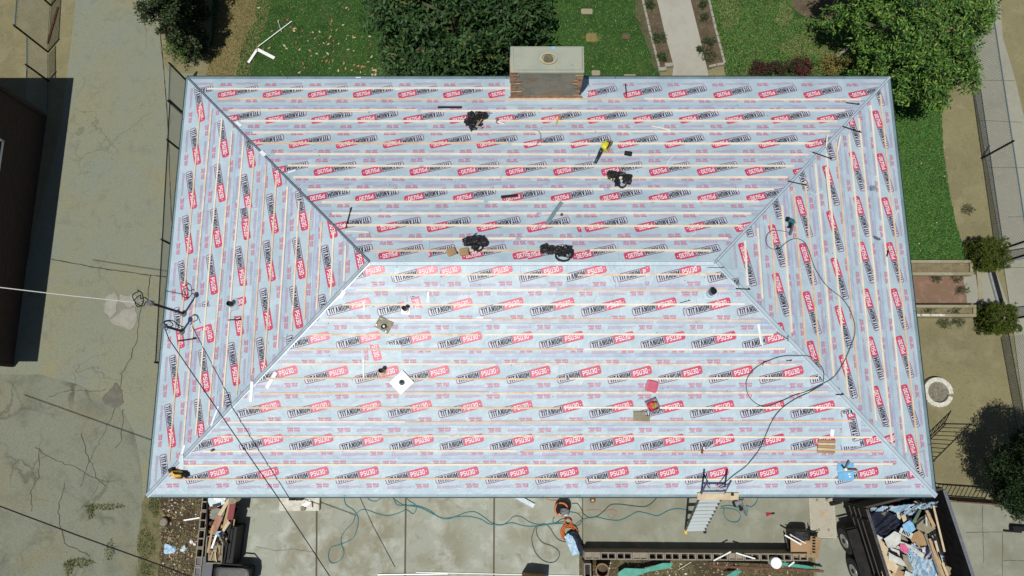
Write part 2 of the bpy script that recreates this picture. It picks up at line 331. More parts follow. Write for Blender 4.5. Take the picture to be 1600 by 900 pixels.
# lawns
L1 = [(400, -90), (330, -90), (332, 30), (326, 118), (322, 190), (1050, 190), (1028, 106), (1003, 0), (995, -90)]
L2 = [(1105, 190), (1420, 190), (1430, 118), (1420, -90), (1090, -90), (1106, 0), (1131, 100), (1135, 120)]
L3 = [(1370, 130), (1466, 138), (1470, 170), (1474, 235), (1483, 300), (1492, 345), (1505, 385), (1517, 406), (1400, 407)]
sheet('lawn', L1, .012, m_grass, jn=8, ja=1.5); sheet('lawn', L2, .012, m_grass, jn=8, ja=1.5); sheet('lawn', L3, .012, m_grass, jn=6, ja=1.2)
sheet('dry_lawn', [(352, -90), (345, 30), (322, 118), (315, 170), (365, 170), (372, 100), (385, 60), (402, 30), (398, -20), (402, -90)], .016, m_grassdry, jn=6, ja=4)
sheet('bare_soil', [(1235, -40), (1320, -40), (1325, 20), (1300, 32), (1262, 28), (1240, 15)], .016, m_mulch, jn=8, ja=4)
sheet('bare_soil', [(997, -60), (1004, 0), (1020, 70), (1029, 108), (1022, 106), (1008, 66), (993, 20), (990, -60)], .0165, m_mulch, jn=8, ja=3)
sheet('garden_path', [(1020, -90), (1026, 0), (1040, 60), (1052, 104), (1045, 150), (1112, 150), (1105, 112), (1093, 60), (1078, 0), (1066, -90)], .05, m_path, thick=.06)
sheet('planting_bed', [(995, -90), (1004, 0), (1029, 107), (1052, 104), (1026, 0), (1018, -90)], .02, m_mulch)
sheet('planting_bed', [(1066, -90), (1078, 0), (1105, 110), (1131, 101), (1106, 0), (1090, -90)], .02, m_mulch)
# right side
sheet('sidewalk', [(1512, -90), (1519, 130), (1540, 250), (1562, 380), (1583, 520), (1606, 700), (1900, 700), (1900, 240), (1603, 200), (1584, 120), (1566, 60), (1555, -90)], .03, m_walk)
for a, b in (((1513, 125), (1585, 126)), ((1530, 188), (1597, 191)), ((1545, 262), (1640, 262)), ((1575, 339), (1640, 338)), ((1578, 418), (1660, 419))):
    strip('sidewalk', [a, b], .012, .034, m_dark, 3)
sheet('concrete_landing', [(1500, 430), (1524, 428), (1556, 425), (1580, 490), (1527, 500)], .01, m_walk)
sheet('step_surface', [(1380, 430), (1500, 430), (1508, 474), (1385, 474)], .10, m_tile, thick=.1)
sheet('step_surface', [(1500, 430), (1521, 430), (1527, 474), (1508, 474)], .104, m_walk, thick=.1)
# patio
sl_ = [[(372, 770), (495, 770), (493, 1000), (368, 1000)], [(497.5, 770), (634, 770), (631, 1000), (495.5, 1000)], [(636.5, 770), (771.5, 770), (770, 1000), (633.5, 1000)], [(774, 770), (909, 770), (910, 1000), (772.5, 1000)]]
mb = MB()
for q in sl_:
    w_ = [P(a, b + (-80 if b == 770 else 0), 0) for a, b in q][::-1]; mb.prism([(p.x, p.y) for p in w_], 0, .03)
tag(mb.make('patio', m_slab, bevel=.006), kind='structure')
mb = MB()
for q in ([(911, 690), (1262, 690), (1268, 862), (911, 862)], [(1264.5, 690), (1450, 690), (1456, 780), (1470, 781), (1300, 840), (1272, 838)], [(1270.5, 841), (1302, 841), (1472, 783), (1700, 791), (1700, 1100), (1290, 1100)]):
    w_ = [P(a, b, 0) for a, b in q][::-1]; mb.prism([(p.x, p.y) for p in w_], 0, .028)
tag(mb.make('patio', m_slab2, bevel=.006), kind='structure')
for pl, sd in (([(400, 854), (430, 860), (460, 858), (493, 863)], 1), ([(1290, 840), (1330, 842)], 2), ([(1510, 832), (1567, 831)], 3), ([(1567, 831), (1566, 905)], 4), ([(1568, 876), (1640, 877)], 5), ([(1535, 790), (1537, 880)], 6)):
    strip('patio', pl, .012, .0335, m_dark, sd, .01)
m_joint = mat('joint_rust', (.12, .1, .07), .9)
for a, b in (((496.2, 772), (494.2, 1000)), ((635.2, 772), (632.2, 1000)), ((772.8, 772), (771.3, 1000)), ((910, 772), (910.5, 862))):
    strip('patio', [a, b], .055, .0025, m_joint, 3)
sheet('littered_soil', [(246, 690), (372, 690), (360, 1000), (232, 1000), (238, 905), (246, 775)], .016, m_litter, jn=14, ja=2)
sheet('weedy_verge', [(228, 772), (246, 772), (256, 800), (254, 850), (248, 905), (242, 1000), (214, 1000), (214, 860), (222, 800)], .02, mix_ground('weedy_soil', (.17, .15, .075), [((.07, .09, .035), 3, .48, .6, .85), ((.24, .2, .1), 8, .5, .7, .6)], bump=.04), jn=8, ja=3)
sheet('littered_soil', [(905, 866), (1268, 866), (1290, 1100), (905, 1100)], .033, m_litter, jn=14, ja=1)

# ------------------------------------------------------------------ scattered grass
def inside(px, py, poly):
    c = False; j = len(poly) - 1
    for i in range(len(poly)):
        xi, yi = poly[i]; xj, yj = poly[j]
        if (yi > py) != (yj > py) and px < (xj - xi) * (py - yi) / (yj - yi) + xi: c = not c
        j = i
    return c
def blades(name, poly, n, mats, ln=.05, wd=.012, z=.012, seed=3, skip=None):
    r = random.Random(seed); xs = [p[0] for p in poly]; ys = [p[1] for p in poly]; mb = MB(); V = []; F = []; Mi = []
    x0, x1, y0, y1 = max(min(xs), -20), min(max(xs), 1640), max(min(ys), -20), max(ys)
    while len(F) < n:
        px, py = r.uniform(x0, x1), r.uniform(y0, y1)
        if not inside(px, py, poly) or (skip and skip(px, py)): continue
        p = P(px, py, z); a = r.uniform(0, 6.28); t = r.uniform(.3, 1.4); L = ln * r.uniform(.5, 1.3)
        d = Vector((math.cos(a) * math.sin(t), math.sin(a) * math.sin(t), math.cos(t))) * L; s = Vector((-math.sin(a), math.cos(a), 0)) * wd
        o = len(V); V += [tuple(p - s), tuple(p + s), tuple(p + d)]; F.append((o, o + 1, o + 2)); Mi.append(r.randrange(len(mats)))
    mb.v = V; mb.f = F; mb.m = Mi
    return tag(mb.make(name, mats), kind='stuff')
gm = [mat('grass_a', (.06, .17, .025), .7), mat('grass_b', (.038, .11, .018), .7), mat('grass_c', (.12, .23, .04), .7), mat('grass_dry', (.2, .17, .07), .8)]
tag(blades('grass', L1, 42000, [gm[0], gm[1], gm[1], gm[0], gm[1], gm[2]], seed=3, skip=lambda x, y: y > 140 or x < 380 - (y - 60) * .2 and rnd.random() < .6), 'dark green mown grass beside the big shrub', 'grass')
tag(blades('grass', L2, 26000, [gm[0], gm[2], gm[2], gm[0], gm[3]], seed=4, skip=lambda x, y: y > 140 or x > 1420 or (x > 1240 and y < 28 and x < 1322)), 'brighter patchy grass right of the garden path', 'grass')
tag(blades('grass', L3, 22000, [gm[0], gm[1], gm[0], gm[2]], seed=5, skip=lambda x, y: x < 1385), 'even green grass strip along the right eave', 'grass')
tag(blades('dry_grass', [(345, -20), (404, -20), (398, 30), (380, 70), (362, 120), (322, 120), (335, 60)], 9000, [gm[3], mat('straw', (.34, .27, .13), .8), gm[3], mat('straw_brown', (.22, .16, .08), .8)], seed=6), 'yellow dried grass edging the lawn by the tall hedge', 'grass')
tag(blades('dry_grass', [(380, -20), (425, -20), (420, 30), (402, 70), (392, 120), (360, 120), (370, 60)], 2600, [gm[3], mat('straw_light', (.28, .24, .1), .8)], seed=61), 'sparse yellowing grass where the dry strip meets the green lawn', 'grass')
m_weed = mat('weed_green', (.07, .1, .03), .8)
for k, (cx, cy, rx, ry, n) in enumerate(((1255, 70, 40, 22, 900), (1300, 85, 22, 18, 700), (1140, 20, 18, 26, 500), (925, 60, 14, 10, 260), (1225, 25, 16, 20, 400))):
    r = random.Random(k + 90); tag(blades('dry_grass', [(cx + rx * r.uniform(.5, 1.2) * math.cos(j), cy + ry * r.uniform(.5, 1.2) * math.sin(j)) for j in [i * .7 for i in range(9)]], n, [gm[3], mat('straw_light', (.24, .22, .09), .8)], seed=70 + k), 'thin dry patches in the lawns beside the garden path', 'grass')
for sd, (cx, cy, rx, ry, n) in enumerate(((165, 792, 30, 5, 220), (142, 800, 7, 12, 130), (122, 880, 24, 7, 240), (108, 888, 7, 14, 150), (172, 860, 9, 16, 120), (242, 790, 9, 16, 420), (228, 850, 15, 26, 560), (228, 890, 13, 14, 320))):
    r = random.Random(sd); pl = [(cx + rx * r.uniform(.7, 1.2) * math.cos(k), cy + ry * r.uniform(.7, 1.2) * math.sin(k)) for k in [i * .7 for i in range(9)]]
    tag(blades('weeds', pl, n, [m_weed, gm[3], mat('weed_olive', (.13, .14, .05), .8)], ln=.07, wd=.01, z=.016, seed=30 + sd), 'yellow green weeds growing from driveway cracks and verge', 'weeds', 'weeds along the driveway')

# ------------------------------------------------------------------ leaf scatter
def leaves(name, pts, mats, L, W, parent=None, seed=1, up=.5, weights=None):
    rs = np.random.RandomState(seed); n = len(pts); c = np.array(pts)
    d = rs.normal(size=(n, 3)); d[:, 2] *= .55; d /= np.linalg.norm(d, axis=1)[:, None]
    nn = rs.normal(size=(n, 3)) * (1 - up) + np.array([0, 0, 1.]) * (up * 2); s = np.cross(nn, d); s /= np.linalg.norm(s, axis=1)[:, None] + 1e-9
    l = L * rs.uniform(.6, 1.25, (n, 1)); w_ = W * rs.uniform(.7, 1.2, (n, 1))
    v = np.stack([c, c + d * l * .5 + s * w_ / 2, c + d * l, c + d * l * .5 - s * w_ / 2], 1).reshape(-1, 3)
    me = bpy.data.meshes.new(name); me.vertices.add(4 * n); me.vertices.foreach_set('co', v.ravel())
    me.loops.add(4 * n); me.loops.foreach_set('vertex_index', np.arange(4 * n, dtype=np.int32))
    me.polygons.add(n); me.polygons.foreach_set('loop_start', np.arange(0, 4 * n, 4, dtype=np.int32)); me.polygons.foreach_set('loop_total', np.full(n, 4, dtype=np.int32))
    me.polygons.foreach_set('material_index', rs.choice(len(mats), n, p=weights).astype(np.int32))
    for m in mats: me.materials.append(m)
    me.update(); me.validate()
    o = bpy.data.objects.new(name, me); SC.collection.objects.link(o)
    if parent: o.parent = parent
    return o
def crown_pts(c, rad, n, seed, clumps=60, csz=.3, shell=.55, boxy=False, top=True, per=None, gap=0):
    rs = np.random.RandomState(seed); cc = []
    while len(cc) < clumps:
        d = rs.uniform(-1, 1, 3)
        if not boxy:
            q = np.linalg.norm(d)
            if q > 1 or q < shell: continue
        elif max(abs(d)) < shell: continue
        if top and d[2] < -.55: continue
        cc.append(d * np.array(rad) + np.array(c))
    cc = np.array(cc); out = []
    per = n // clumps
    for k in range(clumps):
        s = csz * rs.uniform(.6, 1.35)
        q = rs.normal(size=(per, 3)); q /= np.linalg.norm(q, axis=1)[:, None]; q *= rs.uniform(.35, 1, (per, 1)) ** .5 * s
        q[:, 2] *= .8; out.append(cc[k] + q)
    return np.concatenate(out)
def leafmats(nm, cols): return [mat(nm + '_leaf', c, .6, spec=.2) for c in cols]
def trunk(parent, base, h, r, limbs, seed):
    r_ = random.Random(seed); mb = MB(); b = Vector(base); pts = [b, b + Vector((.05, .03, h * .5)), b + Vector((-.03, .06, h))]
    mb.tube(pts, r, 8)
    for k in range(limbs):
        a = r_.uniform(0, 6.28); L = h * r_.uniform(.5, .9)
        s = b + Vector((0, 0, h * r_.uniform(.4, .9)))
        mb.tube([s, s + Vector((math.cos(a) * L * .5, math.sin(a) * L * .5, L * .4)), s + Vector((math.cos(a) * L, math.sin(a) * L, L * .6))], r * .4, 6)
    return mb.make('trunk', m_bark, parent)
def plant(name, label, cat, base, lm, parts, L, W, seed, up=.5, tr=None, weights=None, group=None):
    e = empty(name, label, cat, Matrix.Translation(Vector(base)), group); pts = []
    for pr in parts: pts.append(crown_pts(**pr))
    pts = np.concatenate(pts) - np.array(base)
    leaves('crown', pts, lm, L, W, e, seed, up, weights)
    if tr: trunk(e, (0, 0, 0), *tr, seed)
    return e
# big shrub tree top centre
c = P(705, 8, 2.1)
lm = leafmats('magnolia', [(.035, .075, .02), (.02, .05, .014), (.06, .11, .035), (.012, .03, .01), (.16, .13, .04)])
plant('broadleaf_tree', 'large dark green broadleaf tree behind the top eave, left of the chimney', 'tree', (c.x, c.y, 0), lm,
      [dict(c=(c.x, c.y + .2, 2.0), rad=(2.45, 2.3, 1.35), n=15000, seed=5, clumps=210, csz=.3), dict(c=(c.x - 1.5, c.y + 1.3, 1.6), rad=(1.2, 1.4, 1), n=4000, seed=6, clumps=60, csz=.3),
       dict(c=(c.x + 1.7, c.y + .3, 1.5), rad=(1.2, 1.7, .9), n=4000, seed=7, clumps=60, csz=.28), dict(c=(c.x - .5, c.y - 1.5, 1.5), rad=(1.5, .9, .8), n=3500, seed=8, clumps=50, csz=.26)],
      .2, .07, 5, .45, (2.0, .12, 8), [.33, .3, .19, .16, .02])
# light green tree top right
c = P(1436, 40, 2.4)
lm = leafmats('guava', [(.07, .15, .025), (.045, .1, .02), (.13, .24, .04), (.02, .05, .012), (.2, .26, .05)])
plant('leafy_tree', 'bright green leafy tree overlapping the top right roof corner', 'tree', (c.x + .2, c.y + .1, 0), lm,
      [dict(c=(c.x, c.y + .2, 2.3), rad=(1.95, 2.0, 1.2), n=16000, seed=15, clumps=200, csz=.26), dict(c=(c.x + .5, c.y - 1.2, 1.9), rad=(1.25, .9, .9), n=6500, seed=16, clumps=80, csz=.24),
       dict(c=(c.x + 1.8, c.y + 1.1, 2.2), rad=(.8, .9, .8), n=3500, seed=17, clumps=40, csz=.24), dict(c=(c.x - 1.5, c.y + 1.0, 2.0), rad=(.9, .9, .8), n=3500, seed=18, clumps=40, csz=.24),
       dict(c=(c.x - .7, c.y - 1.1, 1.3), rad=(.8, .6, .6), n=2500, seed=19, clumps=30, csz=.22)],
      .13, .045, 9, .45, (2.0, .1, 8), [.32, .26, .22, .12, .08])
# tall hedge, top left
b = P(310, 58, 0); lm = leafmats('privet', [(.03, .055, .015), (.015, .03, .01), (.07, .1, .035), (.1, .1, .06)])
plant('tall_hedge', 'tall dark hedge beside the driveway at the upper left', 'hedge', (b.x + .05, b.y + .6, 0), lm,
      [dict(c=(b.x + .06, b.y + .95, 1.5), rad=(.4, 1.9, 1.3), n=42000, seed=25, clumps=420, csz=.15, boxy=True, shell=.2, top=False)], .09, .04, 11, .4, (1.6, .05, 5), [.35, .35, .2, .1])
b = P(292, 98, 0); lm = leafmats('sprig', [(.07, .12, .03), (.04, .07, .02), (.12, .2, .04)])
plant('straggly_bush', 'straggly green bush growing through the fence by the roof corner', 'bush', (b.x, b.y, 0), lm, [dict(c=(b.x, b.y + .1, .6), rad=(.32, .45, .5), n=1500, seed=35, clumps=40, csz=.1, shell=0)], .06, .03, 12, .4, (.6, .015, 5))
# clipped hedges at the gate
lm = leafmats('clipped', [(.065, .09, .009), (.04, .06, .007), (.1, .13, .015), (.015, .026, .005)])
for k, (px, py, lb, sz) in enumerate(((1527, 404, 'square clipped hedge above the brick step, beside the gate', .46), (1540, 502, 'square clipped hedge below the brick step, beside the gate', .42))):
    b = P(px, py, 0)
    plant('clipped_hedge', lb, 'hedge', (b.x, b.y, 0), lm, [dict(c=(b.x, b.y, .48), rad=(sz * .9, sz * .95, .42), n=24000, seed=45 + k, clumps=700, csz=.05, boxy=True, shell=.6, top=False)], .035, .018, 13 + k, .4, (.5, .03, 4), [.4, .3, .2, .1], 'clipped hedges by the side gate')
# conifer-like tree bottom right
b = P(1548, 733, 0); lm = leafmats('cypress', [(.014, .03, .008), (.008, .017, .005), (.026, .05, .013), (.045, .07, .02)])
plant('round_evergreen', 'big round dark evergreen at the lower right edge', 'tree', (b.x, b.y, 0), lm, [dict(c=(b.x + .1, b.y - .05, 1.9), rad=(1.2, 1.2, 1.25), n=42000, seed=55, clumps=330, csz=.22, top=False), dict(c=(b.x + .3, b.y - .6, 1.2), rad=(1.0, .7, .7), n=8000, seed=56, clumps=80, csz=.16)], .09, .022, 15, .35, (1.2, .09, 6), [.36, .34, .22, .08])
# flower shrubs near the eave
for k, (px, py, cols, lb, rx) in enumerate(((1186, 114, [(.04, .03, .02), (.1, .015, .02), (.03, .045, .015), (.02, .03, .01)], 'small dark red shrub at the top eave, left of the pair', .3), (1222, 111, [(.05, .03, .02), (.12, .015, .025), (.03, .05, .015), (.03, .04, .015), (.02, .03, .01), (.04, .03, .015)], 'red flowering shrub touching the top eave', .5), (1250, 110, [(.22, .015, .04), (.05, .03, .02), (.03, .05, .015), (.02, .03, .01)], 'crimson shrub at the top eave, rightmost of the red ones', .28), (1300, 108, [(.2, .17, .04), (.1, .11, .03), (.28, .2, .07)], 'yellowing shrub at the top eave below the leaning pole', .45))):
    b = P(px, py, 0)
    plant('flowering_shrub', lb, 'shrub', (b.x, b.y, 0), leafmats('flower', cols), [dict(c=(b.x, b.y, .25), rad=(rx, .3, .22), n=1600, seed=60 + k, clumps=30, csz=.12, shell=0)], .06, .03, 20 + k, .4, (.2, .012, 4))
for k, (px, py, rr, cl, lb) in enumerate(((1013, 10, .16, 0, 'small green plant topmost in the left path bed'), (1029, 63, .22, 0, 'feathery green plant in the middle of the left path bed'), (1034, 92, .14, 0, 'low green plant at the lower end of the left path bed'), (1097, 9, .12, 1, 'tiny dark plant topmost in the right path bed'), (1099, 30, .1, 1, 'sparse seedling in the upper right path bed'), (1107, 68, .17, 1, 'dark leafy plant midway down the right path bed'), (1106, 88, .25, 1, 'dark bushy plant at the lower end of the right path bed'), (1092, 80, .08, 1, 'little sprig at the right edge of the concrete path'))):
    b = P(px, py, 0)
    plant('bed_plant', lb, 'plant', (b.x, b.y, 0), leafmats('bed', [(.05, .1, .025), (.03, .05, .02)] if cl == 0 else [(.03, .05, .02), (.06, .08, .03)]), [dict(c=(b.x, b.y, .12), rad=(rr, rr, .1), n=320, seed=70 + k, clumps=16, csz=rr * .5, shell=0)], .07, .02, 30 + k, .4, (.12, .008, 4), None, 'plants in the path beds')
for k, (px, py, lb) in enumerate(((1510, 328, 'spiky sprawling weed on the dirt strip by the fence'), (1462, 434, 'green weed at the top edge of the brick step, left'), (1494, 434, 'green weed at the top edge of the brick step, right'), (1503, 455, 'trailing weed on the right end of the brick step'), (1450, 487, 'weed in the lower planter, left'), (1489, 486, 'weed in the lower planter, right'), (1474, 506, 'dark weed below the lower planter wall, left'), (1495, 503, 'spreading weed below the lower planter wall, right'))):
    z = .1 if 425 < py < 475 else (.2 if 475 < py < 490 else 0); b = P(px, py, z)
    plant('weed', lb, 'weed', (b.x, b.y, z), leafmats('weed', [(.06, .08, .03), (.1, .1, .05), (.04, .05, .02)]), [dict(c=(b.x, b.y, z + .04), rad=(.2, .13, .04), n=260, seed=80 + k, clumps=16, csz=.07, shell=0)], .08, .014, 50 + k, .4, None, None, 'weeds around the side steps')
mb = MB()
for k, (px, py) in enumerate([(rnd.gauss(500, 45), rnd.gauss(70, 38)) for _ in range(110)] + [(rnd.uniform(560, 620), rnd.uniform(85, 118)) for _ in range(25)] + [(rnd.uniform(1400, 1500), rnd.uniform(165, 400)) for _ in range(30)] + [(rnd.uniform(880, 1010), rnd.uniform(5, 110)) for _ in range(14)] + [(rnd.gauss(1335, 35), rnd.gauss(80, 30)) for _ in range(16)]):
    if py > 119 and px < 1390 or (px > 1395 and px > 1480): continue
    b = P(px, py, .05); a = rnd.uniform(0, 6.28); s = rnd.uniform(.03, .07) if px < 640 else .03; u = Vector((math.cos(a), math.sin(a), .2)) * s; v = Vector((-math.sin(a), math.cos(a), .15)) * s * .5
    mb.add([b - u, b + v, b + u, b - v], [(0, 1, 2, 3)], rnd.randrange(3))
tag(mb.make('fallen_leaves', [mat('dead_leaf', (.36, .2, .1), .8), mat('dead_leaf_pale', (.5, .4, .24), .8), mat('dead_leaf_dark', (.22, .11, .05), .8)]), 'brown fallen leaves scattered over the lawns', 'leaves', kind='stuff')
mb = MB()
for k in range(1500):
    if k % 3: px, py = rnd.uniform(250, 316), rnd.uniform(776, 905)
    else: px, py = rnd.uniform(925, 1262), rnd.uniform(878, 905)
    b = P(px, py, .04); a = rnd.uniform(0, 6.28); s = rnd.uniform(.012, .05); u = Vector((math.cos(a), math.sin(a), rnd.uniform(-.3, .3))) * s; v = Vector((-math.sin(a), math.cos(a), rnd.uniform(-.3, .3))) * s * rnd.uniform(.2, .6)
    mb.add([b - u, b + v, b + u, b - v], [(0, 1, 2, 3)], rnd.choice([0, 0, 0, 1, 1, 3, 3, 3, 0, 3, 1, 0, 3, 2]))
tag(mb.make('leaf_litter', [mat('litter_brown', (.2, .12, .06), .8), mat('litter_tan', (.33, .25, .14), .8), mat('litter_pale', (.6, .58, .52), .8), mat('litter_dark', (.06, .04, .025), .8)]), 'dry leaf litter and chips on the bare soil beds', 'litter', kind='stuff')
# ================================================================== THE HOUSE
house = empty('house', 'house under a hipped roof with red printed underlayment and rows of battens', 'house', Matrix.Translation((0, 0, 0)))
mb = MB(); wx0, wx1, wy0, wy1 = X0 + .5, X1 - .5, Y0 + .5, Y1 - .5
mb.box(((wx0 + wx1) / 2, (wy0 + wy1) / 2, 1.3), (wx1 - wx0, wy1 - wy0, 2.6)); mb.make('wall', m_stucco, house)
mb = MB(); mb.poly([(X0 + .02, Y0 + .02, ZE - .12), (X0 + .02, Y1 - .02, ZE - .12), (X1 - .02, Y1 - .02, ZE - .12), (X1 - .02, Y0 + .02, ZE - .12)]); mb.make('soffit', m_stucco, house)
def clip(poly, reg):
    out = list(poly)
    for i in range(len(reg)):
        a, b = reg[i], reg[(i + 1) % len(reg)]; inp, out = out, []
        if not inp: return []
        f = lambda p: (b[0] - a[0]) * (p[1] - a[1]) - (b[1] - a[1]) * (p[0] - a[0])
        for j in range(len(inp)):
            p, q = inp[j], inp[(j + 1) % len(inp)]; fp, fq = f(p), f(q)
            if fp >= 0: out.append(p)
            if (fp > 0 and fq < 0) or (fp < 0 and fq > 0):
                t = fp / (fp - fq); out.append((p[0] + (q[0] - p[0]) * t, p[1] + (q[1] - p[1]) * t))
    return out if len(out) >= 3 else []
GL = {  # condensed block letters: width, convex pieces (unit height)
 'T': (.56, lambda t: [[(0, 1 - .2), (.56, 1 - .2), (.56, 1), (0, 1)], [(.28 - t / 2, 0), (.28 + t / 2, 0), (.28 + t / 2, .8), (.28 - t / 2, .8)]]),
 'I': (.2, lambda t: [[(.1 - t / 2, 0), (.1 + t / 2, 0), (.1 + t / 2, 1), (.1 - t / 2, 1)]]),
 'A': (.66, lambda t: [[(0, 0), (t, 0), (.33 + t * .3, 1), (.33 - t * .55, 1)], [(.66 - t, 0), (.66, 0), (.33 + t * .55, 1), (.33 - t * .3, .999)]]),
 'N': (.6, lambda t: [[(0, 0), (t, 0), (t, 1), (0, 1)], [(.6 - t, 0), (.6, 0), (.6, 1), (.6 - t, 1)], [(t, 1), (t, .55), (.6 - t, 0), (.6 - t, .45)]]),
 'U': (.58, lambda t: [[(0, .2), (t, .2), (t, 1), (0, 1)], [(.58 - t, .2), (.58, .2), (.58, 1), (.58 - t, 1)], [(.08, 0), (.5, 0), (.58, .2), (0, .2)]]),
 'M': (.78, lambda t: [[(0, 0), (t, 0), (t, 1), (0, 1)], [(.78 - t, 0), (.78, 0), (.78, 1), (.78 - t, 1)], [(t, 1), (t, .6), (.39, .1), (.39, .5)], [(.78 - t, 1), (.39, .5), (.39, .1), (.78 - t, .6)]]),
 'P': (.56, lambda t: [[(0, 0), (t, 0), (t, 1), (0, 1)], [(t, .84), (.56, .84), (.5, 1), (t, 1)], [(t, .38), (.5, .38), (.56, .54), (t, .54)], [(.56 - t, .54), (.56, .54), (.56, .84), (.56 - t, .84)]]),
 'S': (.54, lambda t: [[(0, 0), (.48, 0), (.54, .16), (0, .16)], [(.54 - t, .16), (.54, .16), (.54, .43), (.54 - t, .43)], [(0, .43), (.54, .43), (.54, .58), (0, .58)], [(0, .58), (t, .58), (t, .84), (0, .84)], [(0, .84), (.54, .84), (.54, 1), (.06, 1)]]),
 '3': (.54, lambda t: [[(0, 0), (.48, 0), (.54, .16), (0, .16)], [(.54 - t, .16), (.54, .16), (.54, .43), (.54 - t, .43)], [(.12, .43), (.54, .43), (.54, .58), (.12, .58)], [(.54 - t, .58), (.54, .58), (.54, .84), (.54 - t, .84)], [(0, .84), (.54, .84), (.48, 1), (0, 1)]]),
 '0': (.56, lambda t: [[(.06, 0), (.5, 0), (.56, .16), (0, .16)], [(0, .16), (t, .16), (t, .84), (0, .84)], [(.56 - t, .16), (.56, .16), (.56, .84), (.56 - t, .84)], [(0, .84), (.56, .84), (.5, 1), (.06, 1)]]),
 'H': (.58, lambda t: [[(0, 0), (t, 0), (t, 1), (0, 1)], [(.58 - t, 0), (.58, 0), (.58, 1), (.58 - t, 1)], [(t, .4), (.58 - t, .4), (.58 - t, .6), (t, .6)]]),
 'G': (.58, lambda t: [[(0, 0), (.58, 0), (.58, .18), (0, .18)], [(0, .18), (t, .18), (t, .82), (0, .82)], [(0, .82), (.58, .82), (.58, 1), (0, 1)], [(.58 - t, .18), (.58, .18), (.58, .5), (.58 - t, .5)]]),
 'E': (.5, lambda t: [[(0, 0), (t, 0), (t, 1), (0, 1)], [(t, 0), (.5, 0), (.5, .18), (t, .18)], [(t, .41), (.45, .41), (.45, .59), (t, .59)], [(t, .82), (.5, .82), (.5, 1), (t, 1)]]),
}
def word(txt, width, height, t, gap=.13):
    tot = sum(GL[c][0] for c in txt) + gap * (len(txt) - 1); sx = width / tot; x = 0; out = []
    for c in txt:
        for pl in GL[c][1](t): out.append([((x + p[0]) * sx, p[1] * height) for p in pl])
        x += GL[c][0] + gap
    return out
WT = word('TITANIUM', .505, .14, .225, .11); WP = word('PSU30', .345, .118, .135, .16); WH = word('HIGH', .14, .047, .2, .14); WE = word('TEMP', .14, .047, .2, .14)
ANG = R(14.5)
PR_MATS = [m_mem, m_red, m_ink, m_white, m_frame, m_inner, m_small, m_fine, m_lap, m_lap2]
m_speck = mat('nail_cap', (.1, .09, .08), .6); m_scuff = mat('scuff', (.55, .6, .64), .5)
def logo_polys():
    """(material slot, height in mm, polygon) around the divider between the word frame and the red box"""
    o = []; h = .1; fl = .585; bl = .49; c = .032; t = .0165
    outer = [(-fl + c, -h), (0, -h), (0, h), (-fl + c, h), (-fl, h - c), (-fl, -h + c)]
    inner = [(-fl + c + t * .4, -h + t), (-t, -h + t), (-t, h - t), (-fl + c + t * .4, h - t), (-fl + t, h - c - t * .2), (-fl + t, -h + c + t * .2)]
    o.append((5, 2.0, inner))
    for i in range(6): o.append((4, 2.6, [outer[i], outer[(i + 1) % 6], inner[(i + 1) % 6], inner[i]]))
    o.append((1, 2.3, [(.004, -h - .006), (bl - c, -h - .006), (bl, -h + c), (bl, h - c), (bl - c, h + .006), (.004, h + .006)]))
    for k, p in enumerate(WT): o.append((2, 3.2 + .12 * (k % 6), [(x - fl + .048, y - .069) for x, y in p]))
    for k, p in enumerate(WP): o.append((3, 3.2 + .12 * (k % 6), [(x + .045, y - .059) for x, y in p]))
    o.append((3, 3.2, [(.435 + .013 * math.cos(a), .013 * math.sin(a)) for a in [i * 1.047 for i in range(6)]]))
    ca, sa = math.cos(ANG), math.sin(ANG)
    return [(m, z, [(x * ca - y * sa, x * sa + y * ca) for x, y in p]) for m, z, p in o]
def small_polys(du, dv, dfu, dfv, seed):
    r = random.Random(seed); o = []
    for k, p in enumerate(WH): o.append((6, 2.2 + .1 * (k % 4), [(x + du + .17, y + dv + .006) for x, y in p]))
    for k, p in enumerate(WE): o.append((6, 2.2 + .1 * (k % 4), [(x + du + .17, y + dv - .05) for x, y in p]))
    x = du
    while x < du + .14:                                   # unreadable small red lines of print
        wd = r.uniform(.012, .022); o.append((6, 2.2, [(x, dv + .008), (x + wd, dv + .008), (x + wd, dv + .048), (x, dv + .048)])); x += wd + .008
    x = du + .03
    while x < du + .13:
        wd = r.uniform(.012, .022); o.append((6, 2.2, [(x, dv - .042), (x + wd, dv - .042), (x + wd, dv - .002), (x, dv - .002)])); x += wd + .008
    o.append((6, 2.2, [(du - .01, dv - .062), (du + .145, dv - .062), (du + .145, dv - .053), (du - .01, dv - .053)]))
    for row, (a, b) in enumerate(((0, .62), (0, .56), (.0, .6), (.0, .34))):
        x = dfu + a
        while x < dfu + b:
            wd = r.uniform(.02, .07); y = dfv - row * .02; o.append((7, 2.2, [(x, y), (x + wd, y), (x + wd, y + .009), (x, y + .009)])); x += wd + .008
    return o
LOGO = logo_polys(); SM = [(small_polys(.16, -.262, -.53, -.275, k), small_polys(-.62, .305, -.15, .325, k + 9)) for k in range(4)]
